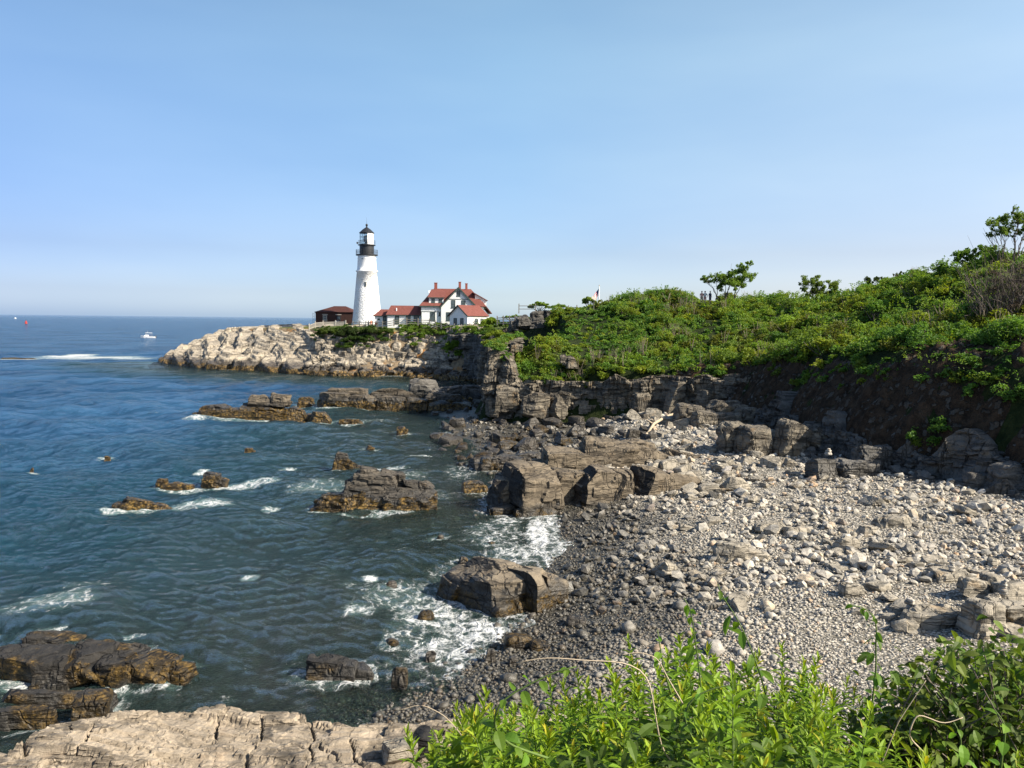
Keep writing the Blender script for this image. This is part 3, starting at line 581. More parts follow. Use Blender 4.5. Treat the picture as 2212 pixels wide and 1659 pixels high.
rock('sloping_outcrop', 'tan slabs sloping down to the right behind the tall blocks of the outcrop', 'rock outcrop', 'block', W(1235, 1045, .3), [
    (0, 2, -.6, 4.2, 3.0, 2.6, 12, 6, 8), (3.0, 3.0, -.3, 4.6, 3.0, 2.9, 6, 8, 10), (6.4, 3.6, 0, 4.8, 2.8, 2.1, 4, 8, 12), (9.2, 4.2, .2, 4.0, 2.2, 1.5, 0, 6, 10), (-2.2, 2.4, -.6, 2.4, 2.2, 1.9, 20, 0, -4), (4.5, 5.2, 0, 5.5, 2.4, 2.6, 4, 8, 9)], None, 18, .7, .22)
rock('weedy_reef', 'low weed covered rocks at the waters edge left of the tall outcrop', 'reef', 'weedstone', W(1075, 1018), [(-.6, .6, -.5, 1.8, 1.4, 1.5, 10, 0, 4), (.9, 1.0, -.5, 2.6, 1.8, 1.6, 0, 0, 6), (-1.4, .5, -.5, 1.2, 1.0, 1.1, 0, 0, 0), (2.6, 2.0, -.4, 2.8, 2.0, 1.6, 0, 0, 8)], G1, 12, .4, .2)
rock('sea_reef', 'long ochre reef in open water with a darker block on its back', 'reef', 'ledge_far', W(535, 903), [
    (-.3, 1.5, -.8, 11.5, 3.6, 1.75, 3, 0, 0), (-4.2, 1.2, -.8, 4.2, 2.6, 2.2, 0, 0, -6), (1.6, 1.6, -.6, 6.5, 3.0, 2.2, 5, 0, 3), (1.0, 2.0, 1.2, 3.0, 2.0, 1.35, 4, 0, 3), (3.4, 2.0, 1.2, 3.1, 2.2, 1.5, 2, 0, 6), (5.2, 1.6, -.8, 3.6, 2.2, 1.9, 0, 0, 16), (-6.2, .8, -.8, 1.3, 1.2, 1.3, 0, 0, 0), (-1.8, .8, -.6, 2.2, 1.6, 1.7, 0, 0, 2)], G1, 16, .8, .3)
rock('sea_reef', 'long dark ledge reaching out from the cliff into the bay, cracked into square blocks', 'reef', 'ledge_far', W(870, 887), [
    (-9.3, 1.4, -.8, 4.6, 2.6, 2.9, 4, 0, 1), (-5.4, 1.4, -.8, 4.2, 2.6, 2.7, -3, 0, 3), (-1.6, 1.3, -.8, 4.0, 2.6, 2.5, 3, 0, 2), (1.8, 1.2, -.8, 3.2, 2.4, 2.3, -3, 0, 4), (4.8, 1.0, -.8, 3.4, 2.4, 2.1, 2, 0, 4), (7.6, .9, -.8, 2.8, 2.4, 1.8, 0, 0, 5), (-8.0, 4.2, -.8, 6.0, 3.0, 3.3, 0, 0, 0), (-1.5, 4.6, -.8, 9.0, 3.0, 3.2, 0, 0, 2), (5.0, 4.2, -.8, 6.0, 3.0, 2.7, 0, 0, 3)], G1, 16, .8, .3)
rock('sea_reef', 'low ochre weed covered reef in front of the long dark ledge', 'reef', 'ledge_far', W(690, 912), [(0, .5, -.6, 2.8, 1.6, 1.7, 5, 0, 5), (-1.5, 1.5, -.6, 2.0, 1.6, 1.4, 0, 0, 0), (-3.8, .3, -.6, 5.0, .9, .85, 0, 0, 0), (3.5, .8, -.6, 3.6, 1.0, .85, 0, 0, 0)], G1, 12, .5, .2)
rock('sea_reef', 'two small dark rocks just off the left end of the long ledge', 'reef', 'ledge_far', W(655, 880), [(0, .5, -.5, 2.0, 1.4, 1.3, 0, 0, 0), (-.6, 4.0, -.5, 2.4, 1.4, 1.5, 0, 0, 0), (-.3, 2.2, -.6, 1.2, 3.4, .6, 0, 0, 0)], G1, 10, .5, .2)  # a pair of rocks in one mesh, joined by a low third block
rock('rock_ledge', 'paler bare blocks at the landward end of the long ledge below the cliff corner', 'rock outcrop', 'shade', W(950, 872), [(-2.6, 3, -.6, 4.4, 3.2, 3.8, 5, 0, 2), (1.0, 2.6, -.6, 4.6, 3.0, 3.4, 4, 0, 2), (4.6, 2.4, -.6, 3.6, 3.0, 3.0, 0, 0, 2), (7.0, 3.6, -.6, 3.6, 3.4, 3.0, 0, 0, -4), (-.5, 1.0, -.6, 3.0, 2.0, 2.4, 20, 10, 10)], None, 14, .8, .3)
rock('far_reef', 'low ochre reef at the far left edge with waves breaking over it', 'reef', 'ledge_far', W(35, 775), [(0, 0, -.5, 8.0, 2.0, .80, 0, 0, 0), (3.5, .5, -.5, 4.0, 1.4, .72, 0, 0, 0)], G1, 8, 1, .2)
rock('dark_shelf', 'black rock shelf at the lower left with bright golden weed along its lower edge', 'rock', 'black', W(165, 1470), [
    (-1.9, .9, -.5, 2.6, 1.5, 1.10, 4, 6, 0), (-.1, 1.0, -.5, 1.5, 1.5, 1.15, -6, 6, 2), (1.0, .9, -.5, 1.5, 1.3, .95, -2, 6, 4), (2.1, 1.0, -.5, 1.5, 1.3, .90, -8, 4, 9), (2.9, .9, -.5, 1.4, .9, .66, -8, 3, 8), (-3.4, 1.2, -.5, 1.8, 1.5, 1.05, 0, 0, 0), (.2, 2.3, -.5, 2.4, .9, .9, 0, 0, 3), (-2.4, 3.0, -.5, 2.4, 1.0, .85, 0, 0, 4), (-1.0, .3, -.5, 1.2, .6, .62, 6, 8, 0)], G1, 20, .5, .12)
rock('dark_shelf', 'small cube of dark rock with weedy sides close to the pale ledge', 'rock', 'black', W(185, 1545), [(0, .4, -.5, 1.0, .8, 1.0, 12, 0, 3)], G1, 14, .4, .08)
rock('dark_shelf', 'flat golden weed covered rock in the lower left corner', 'rock', 'black', W(50, 1556), [(0, .3, -.5, 1.6, .5, .74, 8, 0, 0), (-1.2, .2, -.5, 1.6, .5, .68, 0, 0, 0)], G1, 14, .4, .06)
rock('dark_shelf', 'drowned black shelf between the small cube rock and the long dark shelf', 'rock', 'black', W(60, 1505), [(0, .3, -.6, 3.0, .6, .64, 4, 0, 2), (2.0, .4, -.6, 1.2, .5, .62, 0, 0, 4)], G1, 12, .4, .08)
rock('dark_shelf', 'wet dark rock with a bright sheen standing alone off the pale ledge', 'rock', 'black', W(712, 1476), [(0, .5, -.5, 1.7, 1.0, 1.05, -6, 6, 6), (.8, .7, -.5, 1.3, .8, .85, 0, 4, 10), (-.6, .6, -.5, .7, .9, 1.1, 8, 0, 0)], G1, 16, .4, .08)
for px, py, w, h, lb in [(862, 1478, .55, .55, 'grey upright stone in the shallows beside the wet dark rock'), (1120, 1395, 1.15, .35, 'flat brown boulder lying at the foam edge'), (1165, 1405, .8, .30, 'second flat boulder in the wet pebbles below the striped boulder'), (1245, 1357, .95, .42, 'olive squarish block on wet pebbles beside the striped boulder'), (1058, 1425, .42, .32, 'small yellow topped stone near the ledge'), (1110, 1440, .5, .3, 'dark oval stone near the yellow topped stone')]:
    b = W(px, py, .15); rock('shore_boulder', lb, 'boulder', 'weedstone', b, [(0, .15, -.3, w, w * .7, h + .3, rng.uniform(-20, 20), 0, 4)], None, 9, .4, .03, foam=False, p=4.5)
# boulders lying on the beach
def on_beach(px, py):
    z = 1.5
    for _ in range(6): q = W(px, py, z); z = float(beach(q[0:1], q[1:2])[0][0])
    return W(px, py, z)
BEACH = [
 ('beach_boulder', 'dark striped boulder with a pointed tail in the middle of the pebble beach', 'beachrock', 1600, 1215, [(-.35, .5, -.3, 1.5, 1.1, 1.05, 8, 0, 4), (.65, .4, -.3, 1.7, .8, .80, -6, 0, 12), (.1, .9, -.3, 1.5, .6, .95, 0, 0, 6)]),
 ('beach_boulder', 'grey wedge shaped boulder left of a flat one, mid beach', 'beachrock', 1665, 1152, [(0, .3, -.2, 1.5, .8, .68, 0, 0, -8)]),
 ('beach_boulder', 'low brown layered boulder right of the grey wedge', 'beachrock', 1722, 1156, [(0, .3, -.2, 1.3, .8, .62, 5, 0, 4), (.5, .4, -.2, .9, .6, .5, 0, 0, 6)]),
 ('beach_boulder', 'big flat pale slab carrying a small cairn on the right of the beach', 'beachrock', 2060, 1255, [(0, .4, -.2, 1.9, 1.3, .55, 8, 4, 2), (.4, .2, -.2, 1.4, .9, .42, -5, 0, 0)]),
 ('beach_boulder', 'flat pale slab above and left of the slab with the cairn', 'beachrock', 2028, 1220, [(0, .3, -.2, 1.1, .9, .42, -12, 6, 4)]),
 ('beach_boulder', 'pale pyramid shaped boulder below the slab with the cairn', 'beachrock', 2112, 1292, [(0, .3, -.2, 1.3, .9, .85, 20, 0, 12)]),
 ('beach_boulder', 'pale block cut by the right picture edge', 'beachrock', 2195, 1300, [(0, .4, -.2, 1.3, 1.0, .85, 8, 0, 0)]),
 ('beach_boulder', 'grey block behind the pyramid boulder', 'beachrock', 2150, 1275, [(0, .3, -.2, .9, .8, .80, 30, 0, -6)]),
 ('beach_boulder', 'greenish round topped boulder half sunk above the foreground plants', 'beachrock', 1845, 1290, [(0, .3, -.2, 1.0, .7, .62, 5, 0, 4)]),
 ('beach_boulder', 'pointed grey boulder right of the dark striped boulder', 'beachrock', 1835, 1190, [(0, .3, -.2, 1.1, .7, .78, 12, 0, 14)]),
 ('beach_boulder', 'broad flat boulder far right with a brown side', 'beachrock', 1945, 1140, [(0, .4, -.2, 1.5, 1.0, .72, 0, 0, -3), (-.6, .6, -.2, 1.0, .8, .6, 20, 0, 4)]),
 ('beach_boulder', 'rounded tan boulder below the broad flat one', 'beachrock', 1880, 1158, [(0, .3, -.2, 1.1, .8, .62, 10, 0, 3)]),
 ('beach_boulder', 'big pale wedge on the upper beach with a shaded left side', 'beachrock', 1690, 1150, [(0, .8, -.2, .8, .6, .6, 30, 0, 0)]),
 ('beach_boulder', 'two toned rust and grey boulder low on the beach near the wet pebbles', 'beachrock', 1445, 1245, [(0, .3, -.2, .95, .8, .78, 40, 6, 14)]),
 ('beach_boulder', 'flat whitish slab flush with the pebbles', 'beachrock', 1820, 1230, [(0, .3, -.2, 1.4, .9, .34, 0, 0, 3)]),
 ('shaded_outcrop', 'long flat topped grey block in shadow near the right edge with a cairn on it', 'beachrock', 2030, 1362, [(0, .5, -.3, 2.0, 1.0, .92, 4, 0, 0), (-1.0, .3, -.3, .9, .7, .55, 0, 0, -6)]),
 ('shaded_outcrop', 'broken tan outcrop at the right edge above the dark bush', 'beachrock', 2165, 1375, [(-.3, .6, -.3, 1.3, 1.2, 1.35, 15, 0, 2), (.8, .9, -.3, 1.6, 1.2, 1.4, 0, 0, -3), (.5, 0, -.3, 1.3, .9, .65, 0, 0, 3), (1.3, .2, -.3, 1.0, .9, .95, 10, 0, 0)]),
 ('cliff_foot_outcrop', 'long low outcrop in cliff shade with one sunlit yellow face', 'cliff', 1700, 985, [(-2.0, 1.2, -.4, 3.0, 2.4, 2.5, 20, 5, 4), (.6, 1.0, -.4, 3.0, 2.4, 3.0, 24, 6, 8), (3.2, 1.6, -.4, 3.6, 2.4, 2.4, 18, 4, 10), (5.8, 2.4, -.4, 3.4, 2.2, 1.7, 15, 0, 12), (-3.4, 2.6, -.4, 2.4, 2.0, 2.6, 10, 0, -4)]),
 ('cliff_foot_outcrop', 'rust and cream ledge of blocks where beach meets cliff foot', 'cliff', 1565, 925, [(-1.6, 1.2, -.4, 2.6, 2.0, 2.0, 12, 0, 4), (.6, 1.2, -.4, 2.4, 1.8, 1.7, 8, 0, 0), (2.6, 1.6, -.4, 2.6, 2.0, 2.2, 0, 0, -3), (1.0, 3.2, -.4, 4.4, 2.0, 2.7, 10, 0, 2), (-2.6, 3.0, -.4, 3.0, 2.0, 2.3, 0, 0, 6)]),
 ('cliff_foot_outcrop', 'dark block under the soil bank with small stones piled on it', 'shade', 1790, 1040, [(0, 1.0, -.4, 2.6, 1.8, 1.7, 18, 0, 0), (2.4, 1.6, -.4, 2.8, 1.8, 1.5, 12, 0, 3)]),
 ('cliff_foot_outcrop', 'dark square buttress of rock at the foot of the shaded bank', 'shade', 2010, 1030, [(0, 2.4, -.4, 3.6, 2.4, 2.6, 16, 0, 0), (2.8, 2.0, -.4, 2.6, 2.4, 2.2, 8, 0, 3), (-2.6, 2.8, -.4, 2.8, 2.0, 2.1, 20, 0, -4)]),
 ('cliff_foot_outcrop', 'dark rock bulge cut by the right picture edge below the bank', 'shade', 2190, 1065, [(0, .8, -.4, 2.2, 1.8, 2.0, 10, 0, 0), (-1.2, 1.6, -.4, 2.0, 1.6, 1.3, 0, 0, 6)]),
]
for nm, lb, mt, px, py, bl in BEACH:
    rock(nm, lb, 'boulder' if 'boulder' in nm else 'rock outcrop', mt, on_beach(px, py), bl, None, 15, .5, .09 if 'beach' in nm else .2, .09, False, 5.5, 6)
def on_ledge(px, py):
    z = 3.7
    for _ in range(6): q = W(px, py, z); z = float(ledgez(q[0:1], q[1:2])[0])
    return W(px, py, z)
rock('ledge_stone', 'tan angular stone lying on the pale ledge beside a dark hollow', 'stone', 'beachrock', on_ledge(862, 1645), [(0, .1, -.06, .62, .5, .46, 24, 8, 4)], None, 12, .4, .02, foam=False)
rock('ledge_stone', 'dark stone half hidden by the plants at the edge of the pale ledge', 'stone', 'black', on_ledge(912, 1638), [(0, .2, -.06, .52, .5, .50, -18, 0, 10)], None, 12, .4, .02, foam=False)
# ------------------------------------------------------------------ headland rocks and cliffs (jointed blocks)
def blocks_to(m, pos, size, R, n=5, cell=.8, camp=.15, noise=.05, p=14.0, cuts=4):
    v, f = rockblock(n, p, cuts, size, noise, cell, camp); m.add(v @ np.asarray(R).T + np.asarray(pos), f)
ang = math.radians(-31)
def terr(z, q, th, k):
    L = np.floor(q / th); fr = q / th - L; return z + (L + sstep(k, 1, fr)) * th - q, L
def headrock(x, y):
    z, s = land(x, y); u = x * math.cos(ang) + y * math.sin(ang); v = -x * math.sin(ang) + y * math.cos(ang)
    for px_, dp, wd_ in [(447, 2.4, 1.1), (548, 2.2, .8), (640, 1.6, .7), (735, 1.4, .7)]:
        c_ = W(px_, 795); u0 = c_[0] * math.cos(ang) + c_[1] * math.sin(ang); q_ = u - u0 + .35 * np.maximum(s, 0) + .6 * f2(x, y, .5, 146, 2); z = z - dp * np.exp(-(q_ / wd_) ** 2) * sstep(15, 7, s) * sstep(-.5, 2, s)
    w = f2(x, y, .07, 141, 2) * 1.6; dip = .26 * u + w
    def layer(z, th, k, keep, sd, jl, off, cut):
        q = z + dip; L = np.floor(q / th); fr = q / th - L; zt = (L + sstep(k, 1, fr)) * th - dip
        cu = (u + .5 * v * (hsh(L, seed=sd + 1) - .5)) / jl + hsh(L, seed=sd) * 9 + .25 * f2(x, y, 1.2 / jl, sd + 2, 2); C_ = np.floor(cu); fc = np.abs(cu - C_ - .5)
        return keep * z + (1 - keep) * zt + (hsh(L, C_, seed=sd + 3) - .5) * off - cut * sstep(.5 - .10 / jl, .5, fc) * (hsh(L, C_, seed=sd + 4) > .4)
    z1 = layer(z, 2.3, .45, .12, 200, 7.5, .7, .8); z1 = layer(z1, .85, .5, .25, 210, 3.6, .30, .35); z1 = layer(z1, .30, .5, .35, 220, 2.0, .06, .12)
    z1 = z1 + f2(x, y, .9, 145, 4) * .12
    return z1 * sstep(-2.5, .4, s) - 1.6 * sstep(.4, -2.5, s) + .1
m = MB(); X, Y = np.meshgrid(np.arange(-101, -31, .25), np.arange(160, 226, .25), indexing='ij'); Z = headrock(X, Y); ny = X.shape[1]
q = (np.arange(X.shape[0] - 1)[:, None] * ny + np.arange(ny - 1)[None]).ravel(); f = np.stack([q, q + ny, q + ny + 1, q + 1], 1); sd_ = sdf(X, Y, LAND).ravel(); zz_ = Z.ravel()
f = f[((sd_[f] > -2.4) & (sd_[f] < 30)).all(1) & (zz_[f] < 10.6).any(1)]; m.add(np.stack([X.ravel(), Y.ravel(), Z.ravel()], 1), f)
for it in range(1500):
    x = rng.uniform(-44, -6); y = rng.uniform(150, 200)
    z, s_ = land(np.array([x]), np.array([y])); z = float(z[0]); s_ = float(s_[0])
    if s_ < -1.2: continue
    if s_ > 7.2 and s_ < 14.5 and x < -12:
        h = rng.uniform(1.8, 4.6); blocks_to(m, (x, y, z - h * .34), (rng.uniform(.5, 1.5), rng.uniform(.5, 1.0), h / 2), rotm(rng.normal(.05, .06), rng.normal(.06, .05), ang * .5 + rng.normal(0, .18)), 6, .8, .25)
    elif s_ < 14 and x >= -12:
        h = rng.uniform(.8, 2.6); blocks_to(m, (x, y, z - h * .2), (rng.uniform(.5, 1.3), rng.uniform(.5, 1.2), h / 2), rotm(rng.normal(0, .12), rng.normal(0, .12), rng.uniform(0, 3)), 6, .8, .25)
    elif s_ < 8:
        l = rng.uniform(.3, 1.1) * (1 if rng.random() < .8 else 1.6); blocks_to(m, (x, y, z + l * .05), (l, l * rng.uniform(.6, .9), l * rng.uniform(.4, .8)), rotm(rng.normal(0, .4), rng.normal(0, .4), rng.uniform(0, 3)), 4, .8, .1)
tag(m.obj('headland_rock', M['pale']), 'pale slanting ledges and broken rock of the lighthouse point', kind='structure')
def curtain(name, label, pts, z0, topf, mat, sc=1.0, res=.11, bul=1.2, back=3.0, seed=0, batter=.10, inset=.2):
    """one continuous fractured rock face along a line, jointed in steps of three sizes"""
    P_ = np.array(pts, float); sg = np.hypot(*np.diff(P_, axis=0).T); cum = np.concatenate([[0], np.cumsum(sg)]); n = int(cum[-1] / res); t = np.linspace(0, cum[-1], n)
    C = np.stack([np.interp(t, cum, P_[:, i]) for i in (0, 1)], 1); K_ = int(1.2 / res)
    Cs = np.stack([np.convolve(np.pad(C[:, i], K_, 'edge'), np.ones(2 * K_ + 1) / (2 * K_ + 1), 'valid') for i in (0, 1)], 1)
    T_ = np.gradient(Cs, axis=0); T_ /= np.linalg.norm(T_, axis=1)[:, None]; N_ = np.stack([T_[:, 1], -T_[:, 0]], 1)
    if float(sdf(*(Cs[n // 2] + N_[n // 2] * 1.0)[:, None], LAND)[0]) > float(sdf(*(Cs[n // 2] - N_[n // 2] * 1.0)[:, None], LAND)[0]): N_ = -N_
    top = np.array([topf(c_) for c_ in Cs]) + .35 * vn(np.stack([t * .7, t * 0, t * 0 + seed], 1), seed) + .5 * (hsh(t / 1.3, seed=seed + 1) - .5)
    m_ = max(8, int((top.max() - z0) / res)); tt = np.linspace(0, 1, m_); Zg = z0 + (top - z0)[:, None] * tt[None]; S = np.repeat(t[:, None], m_, 1)
    wS = S + .5 * f2(S, Zg, .6, seed + 2, 3); wZ = Zg + .12 * S * 0 + .35 * f2(S, Zg, .5, seed + 3, 3) + .06 * S
    d = bul * (.9 * f2(S, Zg * .6, .16, seed + 4, 3) + .5 * f2(S, Zg * .35, .5, seed + 5, 2))
    for k, (w_, h_, a_) in enumerate([(2.3, 2.0, .50), (.95, .75, .26), (.38, .30, .09)]):
        w_ *= sc; h_ *= sc; col = np.floor(wS / w_ + .2 * f2(S, Zg, .9, seed + 20 + k, 2)); row = np.floor(wZ / h_ + hsh(col, seed=seed + 30 + k) * 3); d = d + a_ * sc * 2 * (hsh(col, row, seed=seed + 40 + k) - .5)
        fc = wS / w_ - np.floor(wS / w_); d = d - a_ * .5 * ((fc < .06) & (hsh(col, row, seed=seed + 50 + k) > .5))
    d = d - batter * (Zg - z0) - inset + .05 * f2(S, Zg, 3, seed + 60, 3)
    X_ = Cs[:, 0:1] + N_[:, 0:1] * d; Y_ = Cs[:, 1:2] + N_[:, 1:2] * d
    X_ = np.hstack([X_, X_[:, -1:] - N_[:, 0:1] * back]); Y_ = np.hstack([Y_, Y_[:, -1:] - N_[:, 1:2] * back]); Zg = np.hstack([Zg, Zg[:, -1:] - .1]); m_ += 1
    q = (np.arange(n - 1)[:, None] * m_ + np.arange(m_ - 1)[None]).ravel(); f = np.stack([q, q + m_, q + m_ + 1, q + 1], 1)
    return tag(MB().add(np.stack([X_.ravel(), Y_.ravel(), Zg.ravel()], 1), f).obj(name, M[mat]), label, kind='structure')
def topz(c, ins=2.2, sub=.5):
    t = float(sstep(-1.5, .5, c[0]) * sstep(11, 8, c[0])) if c[1] < 100 else 0; z = float(landtop(np.array([c[0] + .3]), np.array([c[1] + ins]))[0]) - sub
    return z * (1 - t) + t * min(z, 5.0)
curtain('cliff', 'dark fractured sea cliff of grey brown rock under the green hill', [(24, 80), (21.8, 83.2), (16.5, 86.6), (10.5, 87.6), (6, 90.0), (3, 90.0), (-3.3, 93.0), (-4.3, 102), (-1.4, 115)], .6, topz, 'cliff', 1.0, .10, 1.5, 1.6, 11)
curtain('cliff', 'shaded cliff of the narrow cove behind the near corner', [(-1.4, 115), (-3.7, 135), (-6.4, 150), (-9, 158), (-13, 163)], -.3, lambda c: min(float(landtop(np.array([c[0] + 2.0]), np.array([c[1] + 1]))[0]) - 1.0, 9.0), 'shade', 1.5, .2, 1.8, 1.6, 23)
m = MB()
for dx, dy, z0, w, d, h, rz in [(-.6, 92.0, 1.0, 3.2, 2.2, 3.4, 8), (2.6, 89.6, 1.0, 3.0, 2.0, 2.9, 22), (-2.2, 92.3, .8, 1.8, 1.8, 2.6, -10), (5.2, 89.6, .9, 2.0, 1.6, 2.4, 30), (17.6, 85.6, 1.0, 2.2, 2.0, 4.6, 20), (14.0, 86.9, 1.0, 1.8, 1.8, 3.2, 14), (20.6, 83.9, 1.2, 2.2, 2.0, 3.6, 28)]:
    blocks_to(m, (dx, dy, z0 + h / 2), (w / 2, d / 2, h / 2), rotm(.04, .05, math.radians(rz)), 16, .8, .16, .05, 10, 6)
tag(m.obj('cliff_buttress', M['cliff']), 'pale square buttresses standing out of the cliff face', kind='structure')
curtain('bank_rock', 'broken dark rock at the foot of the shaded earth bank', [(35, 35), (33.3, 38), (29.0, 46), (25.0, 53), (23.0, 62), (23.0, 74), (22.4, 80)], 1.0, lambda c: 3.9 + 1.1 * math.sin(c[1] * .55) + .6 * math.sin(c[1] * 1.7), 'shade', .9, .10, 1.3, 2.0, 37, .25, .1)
m = MB(); seg = [(33.5, 38), (29.2, 46), (25.2, 53), (23.2, 62), (23.2, 74), (21.8, 83)]
for _ in range(230):
    k = rng.integers(0, 5); a, b = np.array(seg[k]), np.array(seg[k + 1]); c = a + (b - a) * rng.random(); ins = rng.normal(-.6, .9); x, y = c[0] + ins * .85, c[1] + ins * .4; z = max(float(land(np.array([x]), np.array([y]))[0][0]) if ins > .6 else 0, float(beach(np.array([x]), np.array([y]))[0][0])); l = .22 * math.exp(rng.normal(0, .5))
    blocks_to(m, (x, y, z + l * .1), (l * 1.3, l, l * .7), rotm(rng.normal(0, .4), rng.normal(0, .4), rng.uniform(0, 3)), 5, .5, .06)
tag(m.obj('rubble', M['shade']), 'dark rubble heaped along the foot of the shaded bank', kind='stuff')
m = MB()
for _ in range(110):
    q = rng.random(); seg = [(33.5, 38), (29.2, 46), (25.2, 53), (23.2, 62), (23.2, 74), (21.8, 83)]; k = rng.integers(0, 5); a, b = np.array(seg[k]), np.array(seg[k + 1]); c = a + (b - a) * q
    ins = rng.uniform(.3, 1.6); x, y = c[0] + ins * .85, c[1] + ins * .4; z = float(land(np.array([x]), np.array([y]))[0][0]); l = rng.uniform(.06, .24)
    blocks_to(m, (x, y, z + .05), (l, l * .8, l * .6), rotm(rng.normal(0, .4), rng.normal(0, .4), rng.uniform(0, 3)), 4, .5, .05)
tag(m.obj('bank_stone', M['shade']), 'stones sticking out of the shaded earth bank', kind='stuff')
def bankz(x, y):
    z, s = land(x, y); gul = f2(x, y, .45, 92, 3); return z + .12 + (f2(x, y, 1.1, 91, 5) * .55 + gul * .7) * sstep(-.5, 1, s) + np.abs(f2(x, y, 1.3, 93, 4)) * .8 * sstep(-.8, .3, s)
tag(grid('earth_bank', np.arange(18, 44, .2), np.arange(26, 90, .2), bankz, M['bank'], lambda x, y: (sdf(x, y, LAND) > -1.3) & (sdf(x, y, LAND) < np.where(y < 58, 7.0, 3.7))), 'bare brown earth bank above the right of the beach', kind='structure')
# ------------------------------------------------------------------ stones
ICO = []
for k in range(10):
    bm = bmesh.new(); bmesh.ops.create_icosphere(bm, subdivisions=2 if k < 0 else 1, radius=1); v = np.array([q.co[:] for q in bm.verts]); f = np.array([[q.index for q in fc.verts] for fc in bm.faces]); bm.free()
    r = np.random.default_rng(300 + k)
    if k < 5:      # rounded cobbles
        v = v * np.array([1, r.uniform(.7, .95), r.uniform(.5, .75)]); v = v * (1 + .10 * vn(v * 1.4 + 5 * k, k))[:, None]
    else:          # broken stones
        for _ in range(7):
            d = r.normal(size=3); d /= np.linalg.norm(d); v = v - np.maximum(v @ d - r.uniform(.45, .8), 0)[:, None] * d
        v = v * np.array([1.15, r.uniform(.7, 1.0), r.uniform(.45, .75)])
    ICO.append((v, f))
def rot_batch(n, tilt):
    a = rng.uniform(0, 2 * PI, n); b = rng.normal(0, tilt, n); c = rng.normal(0, tilt, n)
    ca, sa, cb, sb, cc, sc = np.cos(a), np.sin(a), np.cos(b), np.sin(b), np.cos(c), np.sin(c); Rz = np.zeros((n, 3, 3)); Rx = np.zeros((n, 3, 3)); Ry = np.zeros((n, 3, 3))
    Rz[:, 0, 0] = ca; Rz[:, 0, 1] = -sa; Rz[:, 1, 0] = sa; Rz[:, 1, 1] = ca; Rz[:, 2, 2] = 1
    Rx[:, 0, 0] = 1; Rx[:, 1, 1] = cb; Rx[:, 1, 2] = -sb; Rx[:, 2, 1] = sb; Rx[:, 2, 2] = cb
    Ry[:, 1, 1] = 1; Ry[:, 0, 0] = cc; Ry[:, 0, 2] = sc; Ry[:, 2, 0] = -sc; Ry[:, 2, 2] = cc
    return Rz @ Rx @ Ry
def scatter(m, x, y, z, size, kinds, tilt=.3):
    R = rot_batch(len(x), tilt); kk = rng.integers(kinds[0], kinds[1], len(x))
    for k in range(*kinds):
        i = np.where(kk == k)[0]
        if not len(i): continue
        v, f = ICO[k]; V = np.einsum('nij,vj->nvi', R[i], v) * size[i][:, None, None] + np.stack([x, y, z], 1)[i][:, None, :]
        m.add(V.reshape(-1, 3), (f[None] + (np.arange(len(i)) * len(v))[:, None, None]).reshape(-1, 3))
def beachpts(n, ylo, yhi, xlo=-8, xhi=40):
    # even cover in the picture: more points where the beach is near
    t = rng.random(n); y = np.exp(np.log(ylo) + t * (np.log(yhi) - np.log(ylo))); x = rng.uniform(-.25, .72, n) * y
    z, s = beach(x, y); k = (sdf(x, y, LAND) < 1.2) & (x < 45) & (x > -10)
    p = np.stack([x, y, z], 1); k &= inview(p, .10); return x[k], y[k], z[k], s[k]
mr, ma = MB(), MB()
x, y, z, s = beachpts(120000, 17.5, 98)
k = (s > -4.0) & (rng.random(len(s)) < np.where(s < 0, .6, 1)); x, y, z, s = x[k], y[k], z[k], s[k]
big = f2(x, y, .12, 111, 3)
size = .062 * np.exp(rng.normal(0, .52, len(x))) * (1 + .012 * np.maximum(y - 25, 0)) * (1 + .55 * big)
size *= 1 - .45 * sstep(9.5, 12, s + 1.5 * big) * sstep(18, 15, s + 1.5 * big) * sstep(62, 50, y)
size *= 1 - .35 * sstep(30, 25, y) * sstep(8, 11, s)
ang_ = rng.random(len(x)) < sstep(33, 52, y) * .8 + sstep(8, 16, s) * .5
keep = rng.random(len(x)) < np.clip(.0056 / size ** 2 * .58, .12, 1)
k = ~ang_ & keep; scatter(mr, x[k], y[k], z[k] + size[k] * .25, size[k], (0, 5), .25)
k = ang_ & keep; scatter(ma, x[k], y[k], z[k] + size[k] * .2, size[k] * 1.12, (5, 10), .3)
# bigger stones too many to name
x, y, z, s = beachpts(9500, 31, 96); size = .16 * np.exp(rng.normal(0, .42, len(x))) * (1 + .006 * (y - 40)); k = (s > .5) & (f2(x, y, .2, 112, 3) > -.10 - sstep(45, 72, y) * .6)
scatter(ma, x[k], y[k], z[k] + size[k] * .35, size[k], (5, 10), .35)
o = mr.obj('pebbles', M['stone'], smooth=True); tag(o, 'rounded grey pebbles covering the lower beach', kind='stuff')
o = ma.obj('broken_stones', M['stone']); tag(o, 'broken angular stones covering the upper beach', kind='stuff')
